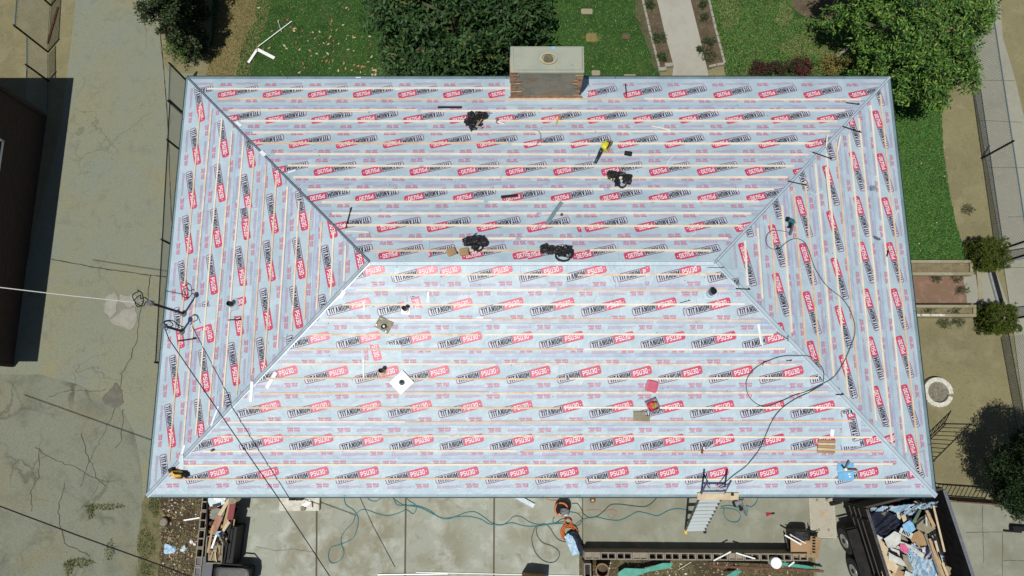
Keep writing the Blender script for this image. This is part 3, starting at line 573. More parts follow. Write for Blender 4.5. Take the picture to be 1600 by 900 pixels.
REFS = {  # per course: v of the printed row, list of (u_from, u_to, u of one logo)
 'S': [(.54, [(-1, 20, 5.15)]), (1.35, [(-1, 20, 5.27)]), (2.17, [(-1, 20, 4.03)]), (3.01, [(-1, 20, 3.25)]), (3.84, [(-1, 20, 4.03)]), (4.64, [(-1, 12.95, 5.02), (12.95, 20, 13.55)]),
       (5.44, [(-1, 6.05, 5.37), (6.05, 7.15, 6.62), (7.15, 9.05, 8.38), (9.05, 10.15, 9.57), (10.15, 11.3, 10.6), (11.3, 12.0, 11.9), (12, 20, 12.83)])],
 'N': [(.55, [(-1, 20, 15.27)]), (1.40, [(-1, 20, 15.07)]), (2.2, [(-1, 20, 13.13)]), (3.05, [(-1, 20, 13.59)]), (3.85, [(-1, 20, 13.67)]), (4.69, [(-1, 8.6, 6.84), (8.6, 20, 10.65)]),
       (5.46, [(-1, 5.9, 5.9), (5.9, 7.75, 7.15), (7.75, 9.9, 8.37), (9.9, 12.25, 10.99), (12.25, 20, 12.96)])],
 'W': [(.5, [(-1, 20, 5.73)]), (1.35, [(-1, 20, 5.61)]), (2.18, [(-1, 3.9, 3.56), (3.9, 4.25, 4.15), (4.25, 20, 5.46)]), (2.98, [(-1, 20, 5.36)]), (3.81, [(-1, 20, 5.34)]), (4.61, [(-1, 20, 5.59)]), (5.39, [(-1, 20, 5.27)])],
 'E': [(.5, [(-1, 20, 4.63)]), (1.38, [(-1, 20, 4.58)]), (2.24, [(-1, 20, 4.12)]), (3.13, [(-1, 20, 4.43)]), (3.96, [(-1, 20, 4.84)]), (4.83, [(-1, 20, 5.53)])]}
PER = 1.208
def uvz(s, u, v, mm): 
    O, U, V, L = SL[s]; return O + U * u + V * v + U.cross(V) * (mm / 1000)
def put(mb, s, polys, du, dv, regs, lift=0., ang=0.):
    ca, sa = math.cos(ang), math.sin(ang)
    for m, z, p in polys:
        q = [(x * ca - y * sa + du, x * sa + y * ca + dv) for x, y in p]
        for rg in regs:
            q = clip(q, rg)
            if not q: break
        if q: mb.poly([uvz(s, a, b, z + lift) for a, b in q], m)
slope_objs = {}; courses = {}
lbl = {'S': 'sunlit long front slope with upright printing', 'N': 'long rear slope with upside down printing', 'W': 'left hip end with sideways printing', 'E': 'right hip end with sideways printing'}
def region(s, ins=.0):
    L = SL[s][3]; return [(ins, 0), (L - ins, 0), (L - HALF, VS), (HALF, VS)] if L > LW + .1 else [(ins, 0), (L - ins, 0), (L / 2, VS)]
PATCH = {'N': [], 'S': [], 'E': [], 'W': []}
def patch(s, px, py, wu, hv, lu, lv, ang, seed=0):
    p = on_slope(s, px, py); O, U, V, L = SL[s]; u, v = (p - O).dot(U), (p - O).dot(V); PATCH[s].append((u, v, wu, hv, lu, lv, ang))
patch('S', 652, 472, .62, .28, -.05, .1, -math.pi / 2); patch('S', 596, 552, .95, .42, -.2, .3, -math.pi / 2); patch('W', 378, 470, .75, .55, .1, -.35, math.pi / 2)
patch('E', 1140, 437, .5, .5, -.1, 0, math.pi / 2); patch('N', 800, 172, .3, .3, .5, .0, -math.pi / 2); patch('W', 318, 498, .6, .7, .35, -.2, math.pi / 2)
patch('E', 1385, 690, .7, .5, 0, .1, -math.pi / 2); patch('S', 1330, 672, .45, .8, 0, .3, math.pi / 2)
for s in 'SNWE':
    L = SL[s][3]; mb = MB(); reg = region(s, .0); mb.poly([uvz(s, a, b, 0) for a, b in reg], 0); prg = region(s, .05)
    for k, (v0, segs) in enumerate(REFS[s]):
        lo, hi = v0 - .40, v0 + .43
        for (a, b, uref) in segs:
            sr = [(a, lo), (b, lo), (b, hi), (a, hi)]; n0 = int(math.floor((-1.5 - uref) / PER)); u = uref + n0 * PER
            while u < L + 1.5:
                if a - 1.3 < u < b + 1.3:
                    w_ = math.sin(u * 1.7 + k) * .006
                    put(mb, s, LOGO, u, v0 + w_, [prg, sr]); lw, up = SM[(int(u * 10) + k) % 4]
                    put(mb, s, lw + up, u, v0 + w_, [prg, sr])
                u += PER
            if a > 0: put(mb, s, [(8, 2.9, [(a - .004, lo), (a + .004, lo), (a + .004, hi), (a - .004, hi)])], 0, 0, [prg])
        if k:
            put(mb, s, [(9, 1.2, [(-1, lo - .01), (20, lo - .01), (20, lo + .095), (-1, lo + .095)]), (8, 1.8, [(-1, lo - .012), (20, lo - .012), (20, lo - .003), (-1, lo - .003)])], 0, 0, [prg])
    # cut patches around the pipes, laid over the courses with their printing turned
    for (u, v, wu, hv, lu, lv, an) in PATCH[s]:
        rg = [(u - wu / 2, v - hv / 2), (u + wu / 2, v - hv / 2), (u + wu / 2, v + hv / 2), (u - wu / 2, v + hv / 2)]
        put(mb, s, [(10, 5.2, rg)], 0, 0, [prg]); put(mb, s, LOGO, u + lu, v + lv, [prg, rg], 4.5, an); put(mb, s, SM[1][0], u + lu + .1, v + lv, [prg, rg], 4.5, an)
    q_ = random.Random(ord(s))
    for k in range(260 if L > LW + 1 else 120):          # nail caps and dirt specks
        u, v, z = q_.uniform(0, L), q_.uniform(0, VS), q_.choice([.006, .008, .008, .014]); put(mb, s, [(11 if q_.random() < .7 else 3, 3.8, [(u + z * math.cos(a), v + z * math.sin(a)) for a in (0, 1.26, 2.51, 3.77, 5.03)])], 0, 0, [prg])
    for k in range(70 if L > LW + 1 else 34):            # scuffs and fold marks
        u, v, a, ln = q_.uniform(0, L), q_.uniform(0, VS), q_.uniform(0, 3.14), q_.uniform(.1, .45); wd = q_.uniform(.0025, .006); mi = q_.choice([8, 3, 12, 12])
        ps = [(u + math.cos(a + j * q_.uniform(-.1, .2)) * ln * j / 3, v + math.sin(a + j * .1) * ln * j / 3) for j in range(4)]
        for j in range(3):
            (x1, y1), (x2, y2) = ps[j], ps[j + 1]; dl = math.hypot(x2 - x1, y2 - y1) + 1e-6; nx, ny = -(y2 - y1) / dl * wd, (x2 - x1) / dl * wd
            put(mb, s, [(mi, 3.9, [(x1 - nx, y1 - ny), (x2 - nx, y2 - ny), (x2 + nx, y2 + ny), (x1 + nx, y1 + ny)])], 0, 0, [prg])
    slope_objs[s] = tag(mb.make('roof_slope', PR_MATS + [m_mem2, m_speck, m_scuff], house), lbl[s])
# battens: sub-parts of their slope
BV = {'S': [.433 + .3541 * k for k in range(15)], 'N': [.412, .81, 1.168, 1.531, 1.877, 2.249, 2.613, 2.961, 3.313, 3.668, 4.026, 4.377, 4.722, 5.079, 5.411],
      'W': [.549, .90, 1.25, 1.61, 1.97, 2.33, 2.69, 3.03, 3.364, 3.72, 4.04, 4.371, 4.71, 5.058], 'E': [.40, .76, 1.16, 1.56, 1.945, 2.30, 2.66, 3.01, 3.375, 3.74, 4.11, 4.49, 4.86]}
r = random.Random(21)
for s in 'SNWE':
    L = SL[s][3]
    for k, v in enumerate(BV[s]):
        a = v / K_ + .16 + r.uniform(0, .2); b = L - v / K_ - .16 - r.uniform(0, .2)
        if s == 'N' and k == 0: b0 = b; segs = [(9.75, b)]
        elif s in 'SN' and b - a > 6: c_ = a + (b - a) * r.uniform(.25, .75); segs = [(a, c_ - r.uniform(.02, .16)), (c_, b)]
        elif b - a > .5: segs = [(a, b)]
        else: segs = []
        for (p, q) in segs:
            mb = MB(); n = max(2, int((q - p) / .6)); w_ = {'S': .022, 'W': .021, 'N': .026, 'E': .025}[s]; ln = []; wob = r.uniform(0, 6); tl = r.uniform(-.004, .004)
            for i in range(n + 1):
                u = p + (q - p) * i / n; vv = v + math.sin(u * .9 + wob) * .006 + tl * (u - p); ln.append((u, vv))
            vs = []
            for (u, vv) in ln: vs += [uvz(s, u, vv - w_, 1), uvz(s, u, vv + w_, 1), uvz(s, u, vv + w_, 21), uvz(s, u, vv - w_, 21)]
            fs = [(0, 1, 2, 3), (4 * n + 3, 4 * n + 2, 4 * n + 1, 4 * n)]
            for i in range(n):
                A, B = 4 * i, 4 * i + 4
                for j in range(4): fs.append((A + j, B + j, B + (j + 1) % 4, A + (j + 1) % 4))
            mb.add(vs, fs); mb.make('batten', m_bat[r.choice({'S': [0, 1, 2, 3, 1, 0], 'N': [0, 2, 2, 0, 1], 'W': [1, 1, 3, 0], 'E': [0, 2, 1, 0]}[s])], slope_objs[s])
# drip edges, hips and ridge
for s in 'SNWE':
    L = SL[s][3]; mb = MB(); w_ = {'N': .085, 'E': .085, 'S': .055, 'W': .05}[s]
    q = [(0, 0), (L, 0), (L - w_ / K_, w_), (w_ / K_, w_)]; mb.poly([uvz(s, a, b, 5.5) for a, b in q], 0)
    mb.poly([uvz(s, a, b, 6.0) for a, b in [(0, 0), (L, 0), (L, -.03), (0, -.03)]][::-1], 1)  # outer dark strip paints in the shadow line along the eave edge
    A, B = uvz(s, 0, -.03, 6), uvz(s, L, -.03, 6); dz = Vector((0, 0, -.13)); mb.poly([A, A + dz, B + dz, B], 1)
    q_ = random.Random(ord(s) + 1); u = .2
    while u < L - .2:                                    # nail heads and butt joints of the metal lengths
        v = w_ * q_.uniform(.3, .8); z = q_.uniform(.005, .012); mb.poly([uvz(s, u + z * math.cos(a), v + z * math.sin(a), 6.5) for a in (0, 1.57, 3.14, 4.71)], 1); u += q_.uniform(.15, .7)
    for k in range(int(L / 3)): u = 3 * (k + .5) + q_.uniform(-.3, .3); mb.poly([uvz(s, a, b, 6.2) for a, b in ((u, .003), (u + .012, .003), (u + .012, w_), (u, w_))], 1)
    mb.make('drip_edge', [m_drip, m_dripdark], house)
RA, RB = Vector((X0 + HALF, Y0 + HALF, ZE + RISE)), Vector((X1 - HALF, Y0 + HALF, ZE + RISE))
def edge(name, A, B, m, sides, off, width, dark, dw):
    for (s, wd, mt, z, o2) in ((sides[0], width, m, 6.5, 0), (sides[1], width * .6, m, 6.5, 0), (sides[1], dw, dark, 9, .0)):
        pass
    mb = MB()
    for k, (s, wd, mi, z, st) in enumerate(((sides[0], width, 0, 7.0, 0), (sides[1], width * .55, 0, 7.0, 0), (sides[0], dw, 1, 9.5, width - dw), (sides[1], dw, 1, 9.5, 0))):
        O, U, V, L = SL[s]; n = U.cross(V); d = (B - A).normalized(); t = n.cross(d)
        mid = Vector(((X0 + X1) / 2, (Y0 + Y1) / 2, 0)); c = {'S': Vector((mid.x, Y0, 0)), 'N': Vector((mid.x, Y1, 0)), 'W': Vector((X0, mid.y, 0)), 'E': Vector((X1, mid.y, 0))}[s]
        if t.dot(c - (A + B) / 2) < 0: t = -t
        z = n * z / 1000; a0, b0, b1, a1 = A + t * st + z, B + t * st + z, B + t * (st + wd) + z, A + t * (st + wd) + z
        q = [a0, b0, b1, a1] 
        if (q[1] - q[0]).cross(q[2] - q[1]).dot(n) < 0: q.reverse()
        mb.poly(q, mi)
    return mb.make(name, [m, dark], house)
m_dline = mat('hip_line', (.05, .065, .085), .6); m_gline = mat('hip_line_grey', (.2, .25, .3), .6)
cnr = {'SW': Vector((X0, Y0, ZE)), 'SE': Vector((X1, Y0, ZE)), 'NW': Vector((X0, Y1, ZE)), 'NE': Vector((X1, Y1, ZE))}
edge('hip_flashing', cnr['SW'], RA, m_hip, 'WS', 0, .075, m_gline, .018); edge('hip_flashing', cnr['NW'], RA, m_mem2, 'WN', 0, .03, m_dline, .024)
edge('hip_flashing', cnr['SE'], RB, m_mem2, 'ES', 0, .085, m_gline, .014); edge('hip_flashing', cnr['NE'], RB, m_mem2, 'EN', 0, .05, m_gline, .02)
edge('ridge_flashing', RA, RB, m_mem2, 'SN', 0, .1, m_gline, .012)
# white tape patches
for k, (px, py, a, lx, ly, mt) in enumerate(((424, 594, 60, .45, .09, m_white), (393, 612, 85, .5, .07, m_white), (336, 650, 70, .5, .05, m_white), (285, 708, 75, .4, .07, m_white), (284, 722, 90, .35, .1, m_hip), (535, 460, 60, .2, .1, m_white), (373, 194, -45, .22, .08, m_white), (411, 240, -45, .2, .1, m_white),
                              (456, 268, 20, .2, .05, m_white), (569, 478, 90, .22, .04, m_white), (669, 464, 90, .25, .05, m_white), (568, 576, 90, .45, .04, m_white), (1187, 522, 100, .5, .05, m_white), (1300, 676, 88, .17, .09, m_white), (560, 121.5, 0, .14, .03, m_white), (622, 140, 0, .14, .035, m_white), (750, 496, 0, .16, .04, m_white), (1190, 530, 100, .3, .03, m_white))):
    mb = MB(); mb.box((0, 0, .012), (lx, ly, .003)); mb.make('tape_strip', mt, house, RM(px, py, a))
# chimney (part of the house) with its flue
m_brick = mix_ground('mortar_washed_brick', (.27, .25, .19), [((.2, .2, .165), 2.2, .46, .62, .8), ((.33, .32, .26), 6, .52, .7, .6), ((.3, .15, .08), 1.9, .6, .66, .75), ((.12, .11, .085), 11, .6, .74, .55)], bump=.012, bscale=22)
cx0, cx1, cyf, cyb, czt = -.03, 1.78, 8.38, 9.06, 4.38
mb = MB(); mb.box(((cx0 + cx1) / 2, (cyf + cyb) / 2, czt / 2 - .05), (cx1 - cx0, cyb - cyf, czt - .1)); chim = mb.make('chimney', m_brick, house)
mb = MB(); r = random.Random(4)
for row in range(19):                                    # ragged brick courses left showing at the corners
    z = 3.02 + row * .072
    if z > czt - .06: break
    for side in (0, 1):
        if r.random() < .75:
            wd = r.uniform(.08, .34) if side == 0 else r.uniform(.08, .24); xx = cx0 - .012 + wd / 2 if side == 0 else cx1 + .012 - wd / 2
            mb.box((xx, cyf - .008, z), (wd, .03, .055), r.uniform(-2, 2), r.randrange(3))
    if r.random() < .8: mb.box((cx0 - .012, cyf + r.uniform(.1, .5), z), (.03, .18, .055), r.uniform(-3, 3), r.randrange(3))
for k in range(7): mb.box((cx0 + .12 + k * .25, cyb - .04, czt - .075), (.2, .1, .06), r.uniform(-2, 2), r.randrange(3))
mb.make('brick', [mat('orange_brick', (.36, .19, .1), .9, var=.2, bump=.004), mat('tan_brick', (.34, .24, .13), .9, var=.2, bump=.004), mat('dull_brick', (.24, .14, .09), .9, var=.2, bump=.004)], chim, bevel=.006)
m_crown = mix_ground('mortar_crown', (.34, .35, .28), [((.27, .3, .27), 1.6, .46, .64, .7), ((.38, .36, .24), 4, .52, .7, .5), ((.14, .13, .1), 9, .64, .74, .6)], bump=.01, bscale=18)
mb = MB(); mb.box(((cx0 + cx1) / 2, (cyf + cyb) / 2, czt - .07), (cx1 - cx0 + .03, cyb - cyf + .03, .08), taper=1.)
mb.box(((cx0 + cx1) / 2 + .02, (cyf + cyb) / 2 + .01, czt - .015), (cx1 - cx0 - .07, cyb - cyf - .06, .04), taper=.97); mb.make('crown', m_crown, chim, bevel=.015)
mb = MB(); fc = P(857, 91, czt + .05); mb.ring((fc.x, fc.y), .15, .19, czt - .02, czt + .06, sx=1.12, sy=.82); mb.make('flue', mat('clay_flue', (.42, .37, .22), .8, var=.15), chim, bevel=.008)
mb = MB(); mb.cyl((fc.x, fc.y, czt + .003), (fc.x, fc.y, czt + .006), .13); mb.make('flue_opening', mat('flue_dark', (.12, .11, .07), .95, var=.3), chim)  # flat dark olive disc filling the flue ring
mb = MB(); mb.box((1.03, cyf + .62, czt + .01), (.1, .07, .012), 20); mb.make('tape_scrap', m_blue, chim)
mb = MB()
for q in ([(9.15, .28), (10.6, .28), (10.6, .86), (9.15, .86)],): mb.poly([uvz('N', a - .75 + .0, b, 6) for a, b in q])
p = on_slope('N', 797, 153); O, U, V, L = SL['N']; uu = (p - O).dot(U); p2 = on_slope('N', 911, 153); u2 = (p2 - O).dot(U)
mb = MB(); mb.poly([uvz('N', a, b, 6.4) for a, b in [(u2 - .18, .09), (uu + .14, .09), (uu + .14, .98), (u2 - .1, .98)]]); mb.make('chimney_saddle', m_mem2, house)
mb = MB(); mb.box((.9, cyf - .05, 3.015), (1.98, .09, .02), rx=15); mb.box((.9, cyf - .018, 3.05), (1.9, .02, .1)); mb.make('base_flashing', mat('brown_mortar', (.26, .17, .11), .9, var=.3), chim, bevel=.004)
# vents
def vent(px, py, label, r_, h, tilt, s=None, fl=None, flm=None, m=None, rot=0, white=False):
    M = RM(px, py, rot, .0, s); p = tag(MB().make('vent_pipe', [], house), label); bpy.data.objects.remove(p)
    mb = MB(); O = M.translation; base = O - Vector((0, 0, .05)); top = O + Vector((tilt[0], tilt[1], h))
    mb.cyl(base, top, r_ * 1.06, r_, 18, cap=False); mb.cyl(base, top - (top - base) * .04, r_ * .86, r_ * .84, 18, mi=1, cap=False)
    mb.ring((0, 0), 0, 0, 0, 0); mb.v = mb.v[:72]; mb.f = mb.f[:36]; mb.m = mb.m[:36]
    o = mb.make('vent_pipe', [m or m_leadgrey, m_blk2], house, smooth=True); tag(o, label)
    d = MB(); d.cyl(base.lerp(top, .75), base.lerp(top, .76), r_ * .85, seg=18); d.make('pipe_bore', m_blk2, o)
    if fl:
        f = MB(); f.box((0, -.02, .010), (fl, fl * .85, .005)); f.cyl((0, 0, .01), (0, 0, .09), r_ * 1.55, r_ * 1.1, 18); f.make('pipe_flashing', flm, o, M, bevel=.002)
    return o
vent(634, 484, 'grey vent pipe near the left of the sunlit slope, upper one', .052, .3, (0, 0), fl=.2, flm=m_whitep, rot=-4)
vent(598, 580, 'grey vent pipe near the white square flashing, lower one', .052, .3, (0, 0), fl=.19, flm=m_woodp, rot=3)
vent(1110, 458, 'fat dark grey vent pipe under the right end of the ridge', .075, .28, (0, 0), fl=.3, flm=m_mem2, m=mat('grey_blue_pipe', (.12, .16, .2), .5))
vent(363, 476, 'black bent vent on the left hip end', .06, .22, (0, 0), fl=.36, flm=m_hip, m=m_blk2, rot=12)

# ================================================================== LOOSE THINGS ON THE ROOF
def tool_belt(px, py, deg, label, spec, sc=1.):
    e = empty('tool_belt', label, 'tool belt', RM(px, py, deg, .0), 'tool belts left on the roof')
    if sc != 1: e.scale = (sc,) * 3
    for k, (x, y, a, b, h, rz, mt) in enumerate(spec['pouch']):
        mb = MB(); mb.blob((x, y, h * .45), (a, b, h), seed=k + int(px), amp=.28, rz=rz); mb.box((x + .02, y, h * .82), (a * .55, b * .5, .02), rz); mb.make('pouch', mt, e, bevel=.003)
        for j in range(3):
            q = MB(); aa = rz + j * 67 + k * 20; q.tube([(x + a * .25 * math.cos(R(aa)), y + b * .3 * math.sin(R(aa)), h * .7), (x + a * .5 * math.cos(R(aa)), y + b * .52 * math.sin(R(aa)), h * .75), (x + a * .62 * math.cos(R(aa + 15)), y + b * .68 * math.sin(R(aa + 15)), .02)], .012, 5); q.make('strap', m_blk, e)
    for pts in spec.get('belt', []):
        mb = MB(); n = len(pts)
        for i in range(n - 1):
            a, b = Vector(pts[i] + (.05,)), Vector(pts[i + 1] + (.05,)); d = b - a; mb.box((a + b) / 2, (d.length + .02, .028, .06), math.degrees(math.atan2(d.y, d.x)))
        mb.make('belt', m_blk, e, bevel=.004)
    for (x, y, a, b, rz, mt, nm) in spec.get('bits', []):
        mb = MB(); mb.box((x, y, .12), (a, b, .025), rz, rx=8, ry=6); mb.make(nm, mt, e, bevel=.004)
    return e
arc = lambda cx, cy, rx, ry, a0, a1, n=9: [(cx + rx * math.cos(R(a0 + (a1 - a0) * i / n)), cy + ry * math.sin(R(a0 + (a1 - a0) * i / n))) for i in range(n + 1)]
tool_belt(745, 190, 0, 'black tool belt with splayed pouches left of the chimney', dict(pouch=[(-.13, .13, .2, .2, .16, 20, m_blk), (.06, .13, .22, .2, .18, -30, m_blk), (.2, .14, .16, .18, .15, 10, m_blk), (-.2, -.05, .22, .18, .14, 30, m_blk), (-.1, -.2, .16, .24, .13, 20, m_blk), (.02, 0, .24, .16, .12, 0, m_blk)], belt=[arc(.02, -.05, .15, .13, 150, 330)],
          bits=[(.08, -.12, .26, .03, 62, m_wood, 'hammer_handle'), (.03, -.15, .2, .028, 80, m_cardg, 'chisel'), (.06, -.27, .17, .035, -5, m_steel, 'hammer_head'), (.17, .2, .06, .04, 10, m_redp, 'red_grip'), (.31, .21, .13, .02, -5, m_steel, 'snips')]))
tool_belt(967, 282, -8, 'black tool belt in a loose ring below the yellow blower', dict(pouch=[(-.22, .08, .17, .24, .17, 10, m_blk), (-.1, .12, .15, .17, .14, 0, m_blk), (.2, .0, .22, .24, .18, -20, m_blk), (.05, .16, .2, .1, .12, -10, m_blk), (-.04, -.1, .14, .2, .13, 10, m_blk), (.24, .16, .18, .05, .08, 0, m_blk)], belt=[arc(.08, -.04, .12, .2, 60, 350)],
          bits=[(-.2, -.08, .04, .05, 0, m_yel, 'tape_measure'), (.16, -.14, .05, .03, 30, m_grey, 'buckle')]))
tool_belt(743, 381, 0, 'black and red tool belt above the tan knee pads near the ridge', dict(pouch=[(-.2, .02, .18, .22, .16, 20, m_blk), (-.06, .04, .2, .2, .17, 0, m_blk), (.12, .03, .22, .22, .18, -10, m_blk), (.22, .0, .15, .2, .15, 20, m_blk), (.0, -.12, .16, .14, .12, 30, m_blk)], belt=[arc(.08, -.1, .1, .12, 160, 380)],
          bits=[(-.12, .05, .1, .05, 60, m_redp, 'red_lining'), (-.02, .0, .09, .06, 20, m_redp, 'red_lining'), (.12, .05, .04, .07, 10, m_yel, 'pencil'), (.17, .07, .03, .03, 0, m_steel, 'buckle'), (-.05, .16, .2, .02, 50, m_grey, 'handle')]))
tool_belt(872, 396, -6, 'long black and red tool belt lying on the ridge', dict(pouch=[(-.33, .06, .2, .2, .16, 10, m_blk), (-.18, .03, .22, .18, .17, 0, m_blk), (.0, .04, .2, .2, .15, 0, m_blk), (.2, .07, .24, .22, .17, -10, m_blk), (.1, -.04, .2, .12, .12, 0, m_blk), (.3, .0, .12, .22, .14, 0, m_blk)], belt=[arc(.12, -.08, .18, .14, 170, 375)],
          bits=[(-.15, .05, .12, .09, 20, m_redp, 'red_lining'), (-.26, -.01, .12, .04, -8, m_yel, 'yellow_grip'), (.23, .1, .08, .05, 0, m_redp, 'red_lining'), (.05, .07, .05, .09, 60, m_cardg, 'glove'), (.26, -.1, .16, .05, 55, m_grey, 'strap_loop')]))
# leaf blower
e = empty('leaf_blower', 'yellow handheld leaf blower with a black nozzle', 'leaf blower', RM(946, 232, 0))
mb = MB(); mb.blob((-.02, .0, .1), (.2, .24, .2), 3, .06, rz=-25); mb.blob((.03, -.09, .1), (.1, .14, .14), 5, .05, rz=-25); mb.make('housing', m_yel, e, smooth=True)
mb = MB(); mb.box((.09, .03, .12), (.07, .22, .12), -35); mb.box((.05, -.09, .16), (.04, .18, .05), -25); mb.make('motor_cover', mat('brown_cover', (.2, .14, .08), .5), e, bevel=.012)
mb = MB(); mb.cyl((-.1, -.06, .08), (-.16, -.19, .06), .05, .055, 14); mb.cyl((-.15, -.18, .06), (-.29, -.48, .045), .052, .038, 14); mb.make('nozzle', mat('blue_black_plastic', (.025, .035, .05), .45), e, smooth=True)
mb = MB(); mb.tube([(.02, .08, .2), (.08, .0, .27), (.04, -.1, .24), (0, -.13, .16)], .014, 8); mb.make('handle', m_blk2, e)
def single(name, cat, label, mb, mats, M, bevel=0, group=None, smooth=False): return tag(mb.make(name, mats, None, M, bevel, smooth), label, cat, group)
single('drink_can', 'can', 'short black cylinder lying right of the blower', cb(lambda m: m.cyl((-.095, .012, .06), (.095, -.012, .06), .06, seg=18)), m_blk2, RM(981, 242, -3), .01)
single('membrane_roll_core', 'strip', 'thin black metal strip left of the topmost tool belt', cb(lambda m: m.box((0, 0, .012), (.64, .065, .014))), mat('black_brown', (.03, .015, .025), .6), RM(703, 168, 0), .003, 'dark strips on the rear slope')
single('metal_strip', 'strip', 'short black strip above the grey metal strip', cb(lambda m: m.box((0, 0, .03), (.42, .075, .02))), mat('black_strip', (.02, .018, .02), .6), RM(796, 307.5, 6), .003, 'dark strips on the rear slope')
single('metal_strip', 'strip', 'tilted grey metal strip in the middle of the rear slope', cb(lambda m: m.box((0, 0, .03), (.72, .095, .008))), m_drip, RM(866, 333, 59), .002)
single('metal_rod', 'rod', 'thin black upright rod right of the chimney', cb(lambda m: m.box((0, 0, .02), (.4, .03, .015))), m_blk2, RM(978, 141, 90))
single('steel_cap', 'cap', 'tiny dark round cap right of the tilted grey strip', cb(lambda m: (m.cyl((0, 0, .0), (0, 0, .05), .035, .03, 14))), m_rust, RM(877.5, 336, 0), .004)
e = empty('claw_hammer', 'steel and white claw hammer right of the topmost tool belt', 'hammer', RM(779, 192, -22))
mb = MB(); mb.cyl((-.04, 0, .035), (.15, 0, .03), .017, .015, 10); mb.make('handle', m_whitep, e); mb = MB(); mb.box((-.05, .02, .035), (.04, .08, .035)); mb.box((-.07, .06, .035), (.02, .07, .02), 20); mb.box((-.03, .07, .035), (.018, .07, .02), -10); mb.make('head', m_grey, e, bevel=.006)
e = empty('staple_hammer', 'small brass coloured staple tool below the chimney', 'tool', RM(873, 188, 62))
mb = MB(); mb.box((.07, 0, .035), (.12, .07, .05)); mb.make('head', mat('brass', (.45, .27, .1), .4, metal=.3), e, bevel=.01); mb = MB(); mb.box((-.08, .01, .03), (.2, .035, .03), 8); mb.make('handle', m_yel2, e, bevel=.008)
mb = MB(); mb.tube([RP(*q, .03) for q in ((833, 203), (838, 204), (843, 207), (845, 213), (844, 220), (838, 227))], .014, 6); tag(mb.make('cut_conduit', m_steel), 'curled pale green and white plastic offcut below the chimney', 'offcut')
for k, (px, py, a, lb) in enumerate(((705.5, 394.5, 25, 'tan knee pad near the ridge, left one'), (725.5, 394.5, 10, 'tan knee pad near the ridge, right one'))):
    mb = MB(); mb.blob((0, 0, .035), (.24, .2, .07), 40 + k, .05, p=.45); mb.box((.1, -.03, .04), (.02, .16, .05), 12, 1); single('knee_pad', 'knee pad', lb, mb, [m_card, m_blk], RM(px, py, a), .004, 'knee pads', False)
for k, (x0, y0, x1, y1, lb) in enumerate(((781, 245, 776, 262, 'short white sliver, left one above the black strip'), (795, 243, 783, 273, 'longer white sliver, right one above the black strip'))):
    mb = MB(); mb.tube([RP(x0, y0, .03), RP(x1, y1, .03)], .007, 5); tag(mb.make('wood_sliver', m_whitep), lb, 'sliver', 'slivers on the rear slope')
# pneumatic nailer on right hip end
def nailer(M, label, cols, name='nail_gun'):
    e = empty(name, label, 'nail gun', M); a, b = cols
    mb = MB(); mb.cyl((-.11, .12, .07), (.05, .07, .07), .062, .055, 16); mb.cyl((-.14, .13, .07), (-.105, .12, .07), .058, .066, 16, mi=1); mb.make('body', [a, b], e, bevel=.004)
    mb = MB(); mb.box((-.05, .0, .06), (.05, .2, .045), -6); mb.box((-.07, -.07, .06), (.09, .05, .05), 10); mb.make('grip', b, e, bevel=.01)
    mb = MB(); mb.box((.0, -.1, .05), (.045, .36, .05), -21); mb.make('magazine', m_grey, e, bevel=.006)
    mb = MB(); mb.cyl((.05, .07, .06), (.14, .055, .05), .02, .012, 10); mb.make('nose', m_steel, e)
    return e
nailer(RM(1234, 352, 0, .02), 'teal pneumatic nail gun on the right hip end', (m_teal, m_blk2))
nailer(GM(1157, 789, 40, .03) @ Matrix.Scale(1.15, 4), 'grey and black nail gun on the patio by the ladder', (m_steel, m_blk2))
e = empty('circular_saw', 'yellow and black circular saw in the lower left roof corner', 'saw', RM(281, 738, -10))
mb = MB(); mb.blob((-.02, .0, .1), (.28, .14, .15), 6, .12, rz=0); mb.make('motor', m_yel2, e); mb = MB(); mb.cyl((.04, -.09, .09), (.04, -.06, .09), .09, seg=20); mb.box((.02, -.02, .015), (.34, .15, .008)); mb.make('guard', m_grey, e, bevel=.003)
mb = MB(); mb.box((-.17, .06, .08), (.1, .09, .12), 20); mb.tube([(.16, .06, .1), (.1, .05, .2), (-.02, .04, .21), (-.1, .04, .14)], .02, 8); mb.blob((.18, -.01, .07), (.12, .12, .12), 9, .2); mb.make('handle', m_blk2, e, bevel=.008)
e = empty('claw_hammer', 'dark hammer lying across the lower right hip line', 'hammer', RM(1221, 524, -35))
mb = MB(); mb.cyl((-.15, 0, .04), (.14, 0, .04), .012, .012, 8); mb.make('handle', m_grey, e); mb = MB(); mb.box((.16, .02, .045), (.035, .13, .035), 38); mb.make('head', m_drip, e, bevel=.005)
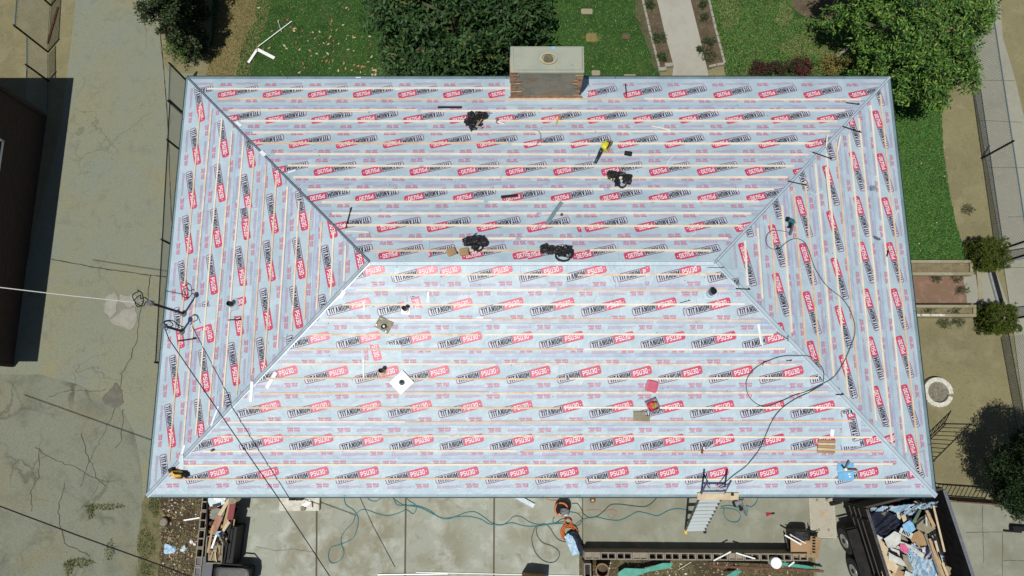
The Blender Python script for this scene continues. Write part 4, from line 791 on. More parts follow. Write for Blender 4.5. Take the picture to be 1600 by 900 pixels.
for k, (px, py, a, ln, wd, lb) in enumerate(((545, 341, 83, .6, .02, 'thin black rod by the upper left hip line'), (1183, 160, -11, .0, .0, ''), (1332, 163, -10, .34, .02, 'black rod nearest the top right roof corner'), (1330, 203, -10, .58, .022, 'black rod across the second battens of the right hip end'), (1284, 244, -12, .58, .02, 'black rod in the middle of the three at the upper right hip'), (1245, 287, -6, .55, .02, 'black rod across battens above the teal nail gun'), (1160, 452, 0, .38, .022, 'black rod near the right end of the ridge'),
     (368, 500, 0, .38, .022, 'dark square bar on the left hip end'), (294, 531, 5, .52, .03, 'black flat bar on the left hip end below the masts'), (1311, 616, 0, .18, .022, 'short dark bar below the lower right hip line'), (1118, 418, 0, .4, .012, 'thin black rod just below the right end of the ridge'), (1070, 471, 15, .24, .012, 'short black wire right of the sunlit slope centre'), (1385, 397, 65, .16, .03, 'small black clip on the outer right battens'), (1232, 563, 0, .12, .015, 'tiny dark hook beside the crossing hoses'), (353, 467, -20, .0, 0, ''))):
    if ln: single('metal_rod', 'rod', lb, cb(lambda m: (m.box((0, 0, .035), (ln, wd, .02)), m.box((ln * .4, .012, .04), (wd * 1.6, wd * 1.5, .02)))), m_blk2, RM(px, py, a), .002, 'black rods and bars lying on the roof')
e = empty('pipe_flashing', 'old weathered square metal flashing with a hole, lying loose', 'flashing', RM(600, 507, -30, .02))
mb = MB(); mb.box((0, 0, .012), (.36, .3, .006), 0, rx=3); mb.make('plate', m_oldmetal, e, bevel=.002); mb = MB(); mb.cyl((.02, -.03, .015), (.02, -.03, .11), .062, .05, 20, cap=False); mb.ring((.02, -.03), .048, .054, .1, .112, 20); mb.make('collar', m_blk2, e, smooth=True); mb = MB(); mb.cyl((.02, -.03, .02), (.02, -.03, .03), .03, seg=16); mb.make('hole', m_mem2, e)
for k, (x, y) in enumerate(((-.12, .1), (.06, .13), (-.15, -.09), (.12, -.12))): bxo('paint_splash', m_whitep, (x, y, .0185), (.04, .03, .003), e, rz=k * 30)
e = empty('pipe_flashing', 'clean white square flashing with a grey rubber ring', 'flashing', RM(628, 597, 44, .025))
mb = MB(); mb.box((0, 0, .02), (.44, .4, .008), 0); mb.make('plate', m_whitep, e, bevel=.003); mb = MB(); mb.cyl((.01, .0, .024), (.02, .01, .09), .07, .048, 20); mb.make('collar', mat('grey_rubber', (.09, .12, .14), .6), e, smooth=True); mb = MB(); mb.cyl((.02, .01, .088), (.02, .01, .093), .036, seg=16); mb.make('hole', m_blk2, e)
mb = MB(); mb.blob((0, 0, .03), (.29, .28, .05), 3, .0, p=.35, nu=28); single('bucket_lid', 'lid', 'pinkish red square plastic lid above the nail bucket', mb, mat('pink_red_plastic', (.5, .09, .15), .45, var=.1), RM(1018, 603, -17, .012))
e = empty('nail_bucket', 'open square red bucket holding yellow and red nail coils', 'bucket', RM(1018, 631, 25, .01))
mb = MB(); h = .17
for a in range(4):
    M4 = Matrix.Rotation(R(90 * a), 4, 'Z'); mb.T = M4; mb.box((0, .125, h / 2), (.26, .012, h)); mb.box((.118, .118, h / 2), (.03, .03, h), 45)
mb.T = Matrix.Identity(4); mb.box((0, 0, .01), (.24, .24, .01)); mb.make('bucket_wall', mat('pale_red_plastic', (.38, .22, .27), .4), e, bevel=.003)
mb = MB(); mb.blob((-.02, -.02, .08), (.2, .2, .09), 4, .2, rz=10); mb.make('nail_coil', m_redp, e); mb = MB(); mb.blob((.04, -.03, .1), (.14, .12, .08), 8, .25, rz=30); mb.make('nail_coil', mat('yellow_nails', (.5, .36, .05), .5, col2=(.2, .1, .02), scale=40), e)
mb = MB(); mb.box((-.02, .03, .045), (.3, .13, .006), 0); mb.box((.03, -.075, .05), (.4, .14, .006), -3); single('cardboard_piece', 'cardboard', 'torn grey brown cardboard below the nail bucket', mb, m_cardg, RM(1000, 648, 0), .001)
e = empty('shim_bundle', 'bundle of thin wood shims on the lower right of the sunlit slope', 'wood', RM(1290, 697, -2, .0))
for k in range(5):
    mb = MB(); mb.box((0, -.13 + k * .066, .04), (.42, .058, .035), (k - 2) * .4); mb.make('shim', [m_card, m_woodp][k % 2], e, bevel=.002)
single('blue_sheet', 'sheet', 'light blue square sheet under the metal bracket', cb(lambda m: (m.box((0, .11, .024), (.4, .19, .003)), m.box((.02, -.12, .024), (.38, .22, .003), 2))), mat('sky_blue_sheet', (.16, .4, .63), .5, var=.08), RM(1320, 736, 0))
e = empty('antenna_bracket', 'dark bracket with three arms on the blue sheet', 'bracket', RM(1318, 731, 0, .025))
for k, (a, l, mt) in enumerate(((63, .22, m_grey), (130, .12, m_blk2), (-5, .3, m_rust))): mb = MB(); mb.box((l / 2 * math.cos(R(a)), l / 2 * math.sin(R(a)), .05), (l, .04, .025), a); mb.make('arm', mt, e, bevel=.004)
mb = MB(); mb.cyl((0, 0, .02), (0, 0, .1), .035, seg=14); mb.make('hub', m_whitep, e, bevel=.006)
for k, (px, py) in enumerate(((1326, 740), (1327, 744))): single('white_tab', 'tab', 'small white tab on the blue sheet, ' + ('upper' if k == 0 else 'lower') + ' one', cb(lambda m: m.box((0, 0, .032), (.05, .03, .004))), m_whitep, RM(px, py, 0), 0, 'white tabs')
single('rag', 'rag', 'grey blue rag on the outer right battens', cb(lambda m: m.blob((0, 0, .025), (.2, .13, .05), 12, .3, rz=10)), mat('grey_rag', (.2, .28, .36), .9, var=.3), RM(1363, 295, 0, .02))
single('glove', 'glove', 'small grey curled offcut below the rag on the right battens', cb(lambda m: m.blob((0, 0, .03), (.2, .06, .05), 14, .3, rz=-20)), m_grey, RM(1368, 373, 0, .02))
single('utility_knife', 'knife', 'small dark cutter on the lower front slope above the ladder', cb(lambda m: (m.box((0, 0, .03), (.05, .16, .02), 0), m.box((.02, .06, .04), (.03, .06, .02), 20, 1))), [m_rust, m_whitep], RM(1097, 703, -10), .003)
single('wire_scrap', 'scrap', 'tiny bent dark wire scrap left of the crossing hoses', cb(lambda m: m.tube([(-.03, -.07, .03), (0, .03, .03), (.05, .02, .03)], .01, 5)), m_blk2, RM(1193, 566, 0))
single('wire_scrap', 'scrap', 'little dark scrap on the left end of the lower battens', cb(lambda m: m.blob((0, 0, .04), (.07, .05, .04), 3, .2)), m_rust, RM(333, 702.5, 0, .02))
for k, (a, b, lb) in enumerate((((1289, 232), (1292, 213), 'short loose batten offcut leaning by the upper right hip'), ((1306, 238), (1311, 214), 'crooked loose batten offcut by the upper right hip'), ((1288, 262), (1295, 330), 'loose diagonal batten above the teal nail gun'))):
    A, B = RP(*a, .045), RP(*b, .045); d = B - A; M = RM((a[0] + b[0]) / 2, (a[1] + b[1]) / 2, math.degrees(math.atan2(d.y, d.x)), .03)
    single('loose_batten', 'batten', lb, cb(lambda m: m.box((0, 0, .02), (d.length, .035, .018))), m_bat[2], M, .002, 'loose battens')
for k, (x0, y0, x1, y1, lb) in enumerate(((433, 173.5, 576, 176.5, 'long loose pale batten on the rear slope near the top left'), (1018, 198, 1047, 205, 'loose thin pale batten right of the chimney'), (540, 225 + 137, 577, 225 + 139, 'short pale batten offcut at the left end of the ridge'))):
    A, B = RP(x0, y0, .03), RP(x1, y1, .03); d = B - A; M = RM((x0 + x1) / 2, (y0 + y1) / 2, math.degrees(math.atan2(d.y, d.x)), .022)
    single('loose_batten', 'batten', lb, cb(lambda m: m.box((0, 0, .012), (d.length, .032, .018))), m_bat[2], M, .002, 'loose battens')
# hoses
def smooth(pts, n=5):
    out = []; P_ = [Vector(p) for p in pts]
    for i in range(len(P_) - 1):
        p0, p1, p2, p3 = P_[max(i - 1, 0)], P_[i], P_[i + 1], P_[min(i + 2, len(P_) - 1)]
        for k in range(n):
            t = k / n; out.append(.5 * ((2 * p1) + (p2 - p0) * t + (2 * p0 - 5 * p1 + 4 * p2 - p3) * t * t + (3 * p1 - p0 - 3 * p2 + p3) * t ** 3))
    return out + [P_[-1]]
def hose(pix, r_, m, label, cat='hose', group=None, h=.045, name='air_hose'):
    pts = [RP(a, b, h) if Y0 <= on_slope('S', a, b).y or b < 770 else P(a, b, .03 + r_) for a, b in pix] if h else [P(a, b, .035 + r_) for a, b in pix]
    mb = MB(); mb.tube(smooth(pts), r_, 6); return tag(mb.make(name, m, smooth=True), label, cat, group)
hose([(1231, 364), (1220, 361.5), (1205, 361), (1197, 368), (1195.5, 378), (1199, 386), (1207, 390), (1217, 388), (1226, 380), (1236, 374.5), (1246, 374), (1256, 380), (1263, 395), (1272, 420), (1290, 447), (1312, 465), (1325, 482), (1333, 505), (1333, 525), (1326, 545), (1318, 563), (1307, 582), (1296, 593), (1284, 599), (1262, 610), (1240, 617), (1218, 627), (1198, 634), (1184, 632), (1170, 620), (1165, 604), (1167, 590), (1180, 574), (1200, 563), (1222, 556), (1242, 555), (1262, 557), (1276, 566), (1285, 580), (1285, 596)], .0075, m_hoseg, 'dark green air hose curling from the teal nail gun over the right hip')
hose([(1285, 600), (1262, 613), (1243, 622), (1222, 636), (1207, 654), (1196, 678), (1188, 697), (1178, 712), (1164, 728), (1148, 740), (1133, 752), (1118, 765)], .0075, m_hoseg, 'dark green air hose running down to the ladder')
TL = [([(537, 772), (540, 788), (552, 797), (559, 808), (558, 825), (552, 840), (541, 847), (528, 852), (516, 856), (513, 870), (517, 879), (526, 879), (535, 871), (537, 861), (533, 850), (534, 838), (541, 827), (551, 817), (556, 804), (564, 797), (574, 797), (590, 803), (606, 806), (622, 802), (635, 797), (645, 803), (650, 796), (648, 788), (638, 782), (634, 772)], 'long looping teal air hose at the left of the patio'),
      ([(570, 772), (577, 781), (588, 783), (598, 776), (606, 772)], 'short arc of teal hose emerging from under the eave'),
      ([(612, 772), (618, 786), (626, 790), (650, 790), (670, 797), (686, 808), (700, 811), (715, 806), (728, 801), (742, 800), (756, 808), (768, 817), (782, 821), (794, 815), (803, 807), (815, 808), (828, 816), (845, 820), (868, 817), (882, 815)], 'teal air hose crossing the patio left of the orange coil'),
      ([(608, 772), (616, 780), (630, 789), (655, 793), (676, 803), (692, 810), (710, 808), (730, 807), (750, 811), (765, 819), (785, 820), (800, 817), (820, 822), (840, 822), (862, 819), (880, 818)], 'second teal air hose crossing the patio beside the first'),
      ([(880, 819), (896, 821), (910, 812), (930, 808), (950, 812), (968, 813), (984, 806), (996, 800), (1010, 802), (1028, 806), (1044, 798), (1060, 795), (1078, 798)], 'teal air hose running under the ladder'),
      ([(1126, 792), (1140, 790), (1158, 796), (1166, 806), (1168, 795), (1166, 790), (1174, 792), (1182, 785), (1184, 778)], 'teal hose attached to the patio nail gun'),
      ([(1126, 795), (1133, 794), (1150, 797), (1157, 805), (1154, 814), (1145, 816), (1136, 812), (1131, 803), (1132, 794)], 'teal hose loop right of the ladder')]
for pl, lb in TL: hose(pl, .011, m_hose, lb, 'hose', 'teal air hoses on the patio', 0)
hose([(838, 822), (833, 832), (831, 845), (836, 862), (846, 874), (858, 879), (868, 877), (874, 868), (872, 860), (862, 853), (848, 848), (840, 838), (838, 828), (842, 821), (852, 819), (860, 826), (866, 836), (874, 844), (884, 847)], .011, m_hoseg, 'dark green hose loop left of the blue bag', 'hose', None, 0)
hose([(894, 787), (902, 787), (908, 795), (912, 803), (922, 809), (934, 806), (944, 798), (954, 789), (968, 788), (985, 790), (1004, 792), (1016, 788), (1028, 776)], .011, m_hoseg, 'dark green hose from the compressor reel toward the ladder', 'hose', None, 0)
hose([(866, 808), (864, 812), (866, 818), (876, 812), (884, 808), (884, 798), (892, 800), (902, 802), (909, 810), (907, 818), (900, 822), (892, 819)], .010, m_hoseg, 'dark hose tangle between the reel and the orange coil', 'hose', None, 0)
hose([(850, 776), (858, 781), (868, 782), (874, 781)], .009, m_or, 'short orange cord at the eave left of the reel', 'cord', None, 0, 'extension_cord')
hose([(905, 802), (920, 797), (935, 797), (942, 800), (950, 797), (960, 797), (964, 802), (956, 810), (950, 806)], .005, m_or, 'thin orange cord squiggle on the patio right of the reel', 'cord', None, 0, 'extension_cord')
c = P(889, 832, .05); mb = MB(); r = random.Random(8)
pts = [(c.x + (.2 + .05 * math.sin(t * .37)) * math.cos(t * .5) + r.uniform(-.012, .012), c.y + (.19 + .05 * math.sin(t * .37 + 1)) * math.sin(t * .5) + r.uniform(-.012, .012), .045 + .0006 * t) for t in range(0, 150)]
mb.tube(pts, .011, 5); c2 = P(887, 815, .08); mb.tube([(c2.x + .09 * math.cos(t * .6) * (1 + .2 * math.sin(t)), c2.y + .08 * math.sin(t * .6), .1 + .001 * t) for t in range(60)], .011, 5)
tag(mb.make('cord_coil', m_or), 'orange extension cord coiled on the patio above the blue bag', 'cord coil')
e = empty('cord_reel', 'grey and orange hose reel on the patio by the eave', 'reel', GM(880, 794, 0, .03) @ Matrix.Scale(1.0, 4))
mb = MB(); mb.cyl((-.05, .02, .12), (-.01, .05, .3), .21, .2, 24); mb.make('drum', m_blk2, e, bevel=.01); mb = MB(); mb.ring((-.07, .02), .15, .2, .2, .3, 28); mb.make('wound_cord', m_or, e, Matrix.Rotation(R(4), 4, 'X'), bevel=.02)
mb = MB(); mb.blob((.02, -.05, .34), (.26, .2, .14), 4, .1); mb.box((.02, -.04, .42), (.2, .04, .03), 20, 0); mb.make('motor_cover', m_grey, e); mb = MB(); mb.box((.05, -.13, .38), (.1, .03, .03), 20); mb.cyl((-.11, -.1, .2), (-.1, -.1, .34), .05, seg=14); mb.make('fitting', m_steel, e, bevel=.004)
single('floor_drain', 'drain', 'small round brass drain cover in the patio by the eave', cb(lambda m: (m.cyl((0, 0, 0), (0, 0, .03), .085, .08, 22), m.cyl((0, -.01, .03), (0, -.01, .045), .05, .03, 16, mi=1))), [m_rust, mat('brass_cap', (.4, .25, .12), .4, metal=.4)], GM(926, 781, 0, .03), .004)
mb = MB(); mb.box((0, 0, .08), (.3, .55, .16), 24); mb.blob((.02, .0, .16), (.34, .6, .12), 7, .12, rz=24); mb.blob((.14, -.02, .14), (.17, .6, .2), 8, .2, 1, 24); mb.blob((.0, .26, .12), (.26, .16, .2), 9, .2, 1, 10); single('supply_bag', 'bag', 'blue and white plastic bag with a black side on the patio', mb, [m_tarp, m_navy], GM(895, 848, 0, .03), 0)
# ================================================================== SERVICE MASTS AND WIRES
def mast(base, top, label, r_=.03, coils=None, hb=None):
    e = empty('service_mast', label, 'mast', Matrix.Translation(base)); t = top - base
    mb = MB(); mb.cyl((0, 0, -.1), t, r_, seg=12); mb.make('pipe', m_blk2, e, smooth=True)
    mb = MB(); mb.blob(t, (.14, .12, .14), 3, .15); mb.make('weather_cap', m_grey, e); mb = MB(); mb.cyl((0, 0, 0), (0, 0, .06), .09, .05, 16); mb.make('base_boot', m_grey, e)
    for k, pts in enumerate(coils or []):
        mb = MB(); mb.tube(smooth([t + Vector(p) for p in pts], 4), .012, 5); mb.make('cable_loop', m_blk2, e)
    return e
b1 = RP(288, 490); T1 = Vector((b1.x, b1.y, b1.z + 1.65))
mast(b1, T1, 'black service mast with looped cables at the left eave, upper one', coils=[[(0, 0, 0), (-.1, .12, .05), (-.22, .1, 0), (-.3, .2, -.1), (-.42, .08, -.1), (-.3, -.08, -.05), (-.16, .0, 0), (-.2, .22, .02), (-.32, .3, .02)], [(0, 0, 0), (-.12, .04, -.05), (-.22, -.06, -.1), (-.34, .02, 0), (-.4, .18, .03), (-.26, .28, .0)]])
b2 = RP(285, 518); T2 = P(254, 520.5, 3.95); T2 = Vector((b2.x + .02, b2.y + .02, b2.z + .98))
mast(b2, T2, 'black service mast with two wires at the left eave, lower one', coils=[[(0, 0, 0), (.04, .08, .05), (.16, .1, .05), (.22, .02, .0), (.1, -.04, -.05), (.02, -.1, -.1)], [(0, 0, 0), (.06, .1, .08), (.2, .12, 0), (.3, .03, -.1), (.36, .0, -.25)]])
def wire(name, pts, r_, m, label):
    mb = MB(); out = []
    for i in range(len(pts) - 1):
        for k in range(8): out.append(pts[i].lerp(pts[i + 1], k / 8))
    out.append(pts[-1]); mb.tube(out, r_, 6); return tag(mb.make(name, m, smooth=True), label, 'wire')
wire('overhead_wire', [T1 + Vector((-.25, .05, -.02)), P(222, 473.5, 4.5), P(110, 462, 4.72), P(0, 449, 4.9), P(-160, 430, 5.2)], .012, mat('white_cable', (.5, .5, .47), .5), 'pale thick overhead cable from the driveway side to the upper mast')
wire('overhead_wire', [T2 + Vector((.03, -.05, 0)), P(264, 530, 3.98), P(330, 626, 3.95), P(400, 728, 3.42), P(432, 774, 3.18), P(515, 900, 2.6), P(560, 968, 2.4)], .012, m_blk2, 'thin black wire from the lower mast across the lower left roof')
wire('overhead_wire', [P(-250, 700, 4.4), P(0, 791, 4.38), P(120, 836, 4.36), P(242, 880, 4.35), P(420, 946, 4.33)], .015, m_blk2, 'thin black wire crossing the bottom left corner over the driveway')

# ================================================================== FENCES
def chain_fence(name, label, A, B, h, posts, rail=m_rail, pitch=.08, cat='fence', group=None, brace=False):
    A = Vector(A); B = Vector(B); d = B - A; L = d.length; e = empty(name, label, cat, Matrix.Translation(A), group); u = d.normalized()
    mb = MB(); n = int((L + h) / pitch)
    for i in range(n):
        for sg in (0, 1):
            s0 = -h + i * pitch; a, b = (s0, 0), (s0 + h, h)
            if a[0] < 0: a = (0, -s0)
            if b[0] > L: b = (L, L - s0)
            if b[1] <= a[1]: continue
            p = (a if sg == 0 else (a[0], h - a[1])); q = (b if sg == 0 else (b[0], h - b[1]))
            off = Vector((-u.y, u.x, 0)) * (.003 if sg else -.003)
            mb.cyl(u * p[0] + Vector((0, 0, p[1] + .03)) + off, u * q[0] + Vector((0, 0, q[1] + .03)) + off, .0035, seg=3, cap=False)
    mb.make('wire_mesh', m_galv, e)
    mb = MB(); mb.cyl((0, 0, h + .03), d + Vector((0, 0, h + .03)), .016, seg=8); mb.make('top_rail', rail, e)
    mb = MB(); mb.cyl((0, 0, .04), d + Vector((0, 0, .04)), .006, seg=5); mb.make('bottom_wire', m_blk2, e)
    for t in posts:
        mb = MB(); mb.cyl(u * (L * t), u * (L * t) + Vector((0, 0, h + .08)), .03, seg=10); mb.make('post', m_blk2, e)
    return e
G = lambda a, b, z=0: P(a, b, z)
chain_fence('chain_link_fence', 'long chain-link fence between the right lawn and the sidewalk', G(1490, -60), G(1555, 398), 1.3, [0, .3, .69, .99], group='chain-link fences')
chain_fence('chain_link_fence', 'chain-link fence below the gate, ending at the rear yard corner', G(1563, 528), G(1591, 683), 1.25, [.98], group='chain-link fences')
chain_fence('chain_link_gate', 'chain-link gate beside the upper clipped hedge, opening to the sidewalk', G(1558, 412), G(1640, 398), 1.25, [0, 1], cat='gate', rail=m_galv, group='chain-link gates')
chain_fence('chain_link_gate', 'chain-link gate beside the lower clipped hedge', G(1572, 500), G(1650, 492), 1.25, [0, 1], cat='gate', rail=m_galv, group='chain-link gates')
single('gate_post', 'post', 'pale steel rail lying between the two clipped hedges', cb(lambda m: (m.box((0, 0, .05), (.05, 1.0, .1)), m.box((.12, 0, .04), (.12, 1.0, .06), 0, 1))), [m_steel, m_blk2], GM(1551, 452, 8), .004)
chain_fence('chain_link_fence', 'chain-link fence at the upper left, left of the driveway', G(84, -70), G(75, 83), 1.45, [.52, .99], group='chain-link fences')
chain_fence('chain_link_fence', 'short chain-link fence running into the shade of the neighbour house', G(75.5, 85), G(76, 178), .95, [.45], group='chain-link fences')
chain_fence('chain_link_fence', 'chain-link fence along the driveway beside the left eave', Vector((P(265, 99, 1.2).x, P(265, 99, 1.2).y, 0)), Vector((P(263, 158, 1.2).x, P(263, 158, 1.2).y, 0)), 1.15, [0, 1], group='chain-link fences')
chain_fence('chain_link_fence', 'chain-link fence mostly under the left eave with post tops showing', P(262, 155, 1.2) * Vector((1, 1, 0)) if False else Vector((P(265, 157, 1.2).x, P(265, 157, 1.2).y, 0)), Vector((P(246, 566, 1.2).x - .06, P(246, 566, 1.2).y, 0)), 1.15, [0, .16, .55, 1], rail=m_blk2, group='chain-link fences')
e = empty('debris_line', 'row of rusty scrap lying at the foot of the upper left fence', 'scrap', GM(83, 40))
bxo('board', m_rust, (0, 0, .02), (.06, 1.3, .03), e, rz=-8)
# ================================================================== NEIGHBOUR HOUSE
nb = empty('neighbour_house', 'brown sided neighbour house at the left edge, in its own shadow', 'house', Matrix.Translation(Vector((-14.6, 5.3, 0))))
mb = MB(); mb.box((-2.95, 0, 1.35), (6, 7.7, 2.7)); mb.make('wall', m_siding, nb)
mb = MB(); z0 = 2.55; a, b_, c_, d_ = (.25, -4.5, z0), (.25, 4.45, z0), (-7, 4.45, z0), (-7, -4.5, z0); t1, t2 = (-3.4, -1.2, 3.9), (-3.4, 1.2, 3.9)
mb.add([a, b_, c_, d_, t1, t2], [(0, 1, 5, 4), (1, 2, 5), (2, 3, 4, 5), (3, 0, 4), (3, 2, 1, 0)]); mb.make('roof', m_shingle, nb)
for yy in (3.86, -3.86): bxo('corner_board', m_siding, (.04, yy, 1.3), (.1, .1, 2.5), nb)
mb = MB(); WY, WZ = 1.95, 2.12
for dy in (-.45, .45): mb.box((.05, WY + dy, WZ), (.06, .07, 1.0))
for dz in (-.5, .5): mb.box((.05, WY, WZ + dz), (.06, .97, .07))
f = mb.make('window', m_whitep, nb); bxo('pane', m_blk2, (.055, WY, WZ), (.02, .85, .94), f)
# ================================================================== YARD DETAILS
def wall_box(name, label, cat, x0, y0, x1, y1, h, m, bevel=.01, group=None, z0=0):
    a, b, c, d = P(x0, y0, h), P(x1, y0, h), P(x1, y1, h), P(x0, y1, h)
    mb = MB(); mb.prism([(p.x, p.y) for p in (d, c, b, a)], z0, h); return tag(mb.make(name, m, bevel=bevel), label, cat, group)
m_psoil = mix_ground('planter_soil', (.22, .18, .1), [((.13, .1, .06), 4, .45, .65, .8), ((.32, .27, .17), 9, .55, .7, .6)], bump=.03)
for nm, lb, (ya, yb), xr in (('planter', 'narrow concrete planter above the brick step', (406, 430), 1521), ('planter', 'narrow concrete planter with flaking white rim below the brick step', (476, 495), 1526)):
    e = empty('planter', lb, 'planter', Matrix.Translation(P(1460, (ya + yb) / 2, 0)), 'planters by the brick step'); o = P(1460, (ya + yb) / 2, 0); h = .3
    def bx_(n, x0, y0, x1, y1, hh, m, bv=.012):
        a, b, c, d = P(x0, y0, h), P(x1, y0, h), P(x1, y1, h), P(x0, y1, h); mb = MB(); mb.prism([(p.x - o.x, p.y - o.y) for p in (d, c, b, a)], .0, hh); mb.make(n, m, e, bevel=bv)
    bx_('rim', 1385, ya, xr, ya + 4.6, h, m_planter); bx_('rim', 1385, yb - 5, xr, yb, h, m_planter); bx_('rim', xr - 5, ya + 4.8, xr, yb - 5.2, h, m_planter); bx_('soil', 1385, ya + 4.7, xr - 5.2, yb - 5.1, h - .06, m_psoil, 0)
for k, (x0, x1) in enumerate(((1432, 1437), (1441, 1453), (1455, 1476))): single('paint_flake', 'paint', 'flaking white paint on the lower planter rim, patch %s' % ('nearest the roof', 'in the middle', 'farthest from the roof')[k], cb(lambda m: m.prism([(p.x, p.y) for p in [P(a, b, .3) for a, b in jag([(x0, 493.5), (x1, 494), (x1, 491), (x0, 490.6)], 2, .5, k)]], .3, .306)), m_wpaint, Matrix.Identity(4))
tag(cb(lambda m: m.prism([(P(1521, 408).x, P(1521, 408).y), (P(1528, 408).x, P(1528, 408).y), (P(1536, 522).x, P(1536, 522).y), (P(1529, 522).x, P(1529, 522).y)][::-1], 0, .12)).make('kerb', m_planter, bevel=.01), kind='structure')
tag(cb(lambda m: m.prism([(P(x, y).x, P(x, y).y) for x, y in ((1528, 517), (1562, 520), (1562, 525), (1528, 522))][::-1], 0, .1)).make('kerb', m_planter, bevel=.01), kind='structure')
e = empty('stone_ring', 'round white painted stone ring full of dry cuttings beside the right eave', 'planter', GM(1461, 613)); mb = MB(); r = random.Random(2); n = 26
for k in range(n):
    if k in (25,): continue
    a = 2 * math.pi * k / n; mb = MB(); mb.box((.36 * math.cos(a), .36 * math.sin(a), .09), (.13, .1, .18), math.degrees(a) + r.uniform(-5, 5)); mb.make('stone', m_wpaint, e, bevel=.015)
mb = MB(); mb.cyl((0, 0, .02), (0, 0, .08), .32, seg=24); mb.make('soil', mix_ground('dry_cuttings', (.22, .2, .15), [((.12, .11, .08), 12, .45, .65, .8), ((.5, .48, .42), 20, .58, .68, .8)], bump=.04), e)
def railing(name, label, A, B, h, n, diag=0, cat='railing', group=None):
    e = empty(name, label, cat, Matrix.Translation(A), group); d = B - A
    for z in (h, .1):
        mb = MB(); mb.cyl((0, 0, z), d + Vector((0, 0, z)), .016, seg=8); mb.make('rail', m_iron, e)
    for k in range(n + 1):
        p = d * (k / n); mb = MB(); mb.cyl(p + Vector((0, 0, 0 if k in (0, n) else .1)), p + Vector((0, 0, h + (.06 if k in (0, n) else 0))), .011 if k not in (0, n) else .018, seg=6); mb.make('baluster' if k not in (0, n) else 'post', m_iron, e)
    return e
railing('iron_railing', 'black wrought iron railing beside the white stone ring', P(1475, 662), P(1420, 716), 1.15, 9)
railing('iron_railing', 'black wrought iron fence by the lower right roof corner', P(1452, 774), P(1538, 780), 1.1, 13)
single('steel_pipe', 'pipe', 'thin pale pipe rail under the round evergreen', cb(lambda m: m.cyl((-.8, 0, 1.15), (.8, 0, 1.15), .02)), m_rust, GM(1500, 779, -4))
# leaning pole, T-shaped white trim
A, B = P(1297, 97, .03), P(1360, 46, 1.1); mb = MB(); d = B - A; mb.box((A + B) / 2, (d.length, .09, .05), math.degrees(math.atan2(d.y, d.x)), ry=-math.degrees(math.asin(d.z / d.length))); tag(mb.make('wooden_post', m_woodg, bevel=.006), 'grey weathered post leaning into the bright green tree', 'post')
for k, (x0, y0, x1, y1, wd, lb) in enumerate(((388, 98, 402, 77, .08, 'short white trim board on the lawn, left arm of the arrow'), (402, 77, 429, 91, .1, 'white trim board on the lawn, right arm of the arrow'), (403, 73, 456, 33, .025, 'long thin white trim strip lying on the lawn'), (434, 32, 440, 50, .01, 'very thin pale stick beside the white trim strip'), (246 + 3, 0, 249.2, .1, 0, ''))):
    if not wd: continue
    A, B = P(x0, y0, .07), P(x1, y1, .07); d = B - A; M = Matrix.Translation((A + B) / 2) @ Matrix.Rotation(math.atan2(d.y, d.x), 4, 'Z')
    single('trim_board', 'board', lb, cb(lambda m: m.box((0, 0, 0), (d.length, wd, .02))), m_whitep, M, .003, 'white trim offcuts on the lawn')
for k, (px, py, s1, s2, z, lb, m) in enumerate(((917, 18, .38, .2, .03, 'flat pale paver in the grass, topmost', m_planter), (931, 114, .28, .18, .04, 'square paver beside the chimney', m_planter), (984, 118, .38, .08, .04, 'paver half under the top eave', m_planter), (978, 57, .28, .2, .02, 'worn brown paver in the lawn right of the chimney', m_mulch), (924, 59, .36, .3, .02, 'yellowed flat patch paver above the chimney side', m_grassdry))):
    single('paver', 'paver', lb, cb(lambda mm: mm.blob((0, 0, 0), (s1, s2, .04), k, .03, p=.4)), m, GM(px, py, 0, z), 0, 'pavers in the lawn')
for k, (px, py, lb) in enumerate(((1034, 110, 'white block at the foot of the left edging, nearer the eave'), (1044, 103.5, 'white block touching the concrete path'))): single('edging_block', 'block', lb, cb(lambda m: m.box((0, 0, .06), (.26, .12, .12))), m_curb, GM(px, py, 5), .015, 'white blocks by the path')
def edging(pts, label):
    e = empty('stone_edging', label, 'edging', Matrix.Translation(P(*pts[0]))); o = P(*pts[0]); r = random.Random(3)
    w_ = [P(*p) for p in pts]
    for i in range(len(w_) - 1):
        d = w_[i + 1] - w_[i]; n = max(1, int(d.length / .2))
        for k in range(n): p = w_[i] + d * ((k + .5) / n) - o; mb = MB(); mb.box((p.x, p.y, .05), (d.length / n * .92, .075, .12), math.degrees(math.atan2(d.y, d.x)) + r.uniform(-4, 4)); mb.make('stone', m_curb, e, bevel=.012)
edging([(996, -50), (1003, 0), (1015, 52), (1029, 107)], 'scalloped stone edging left of the garden path'); edging([(1098, -50), (1106, 0), (1117, 48), (1131, 101), (1106, 106)], 'stone edging right of the garden path')
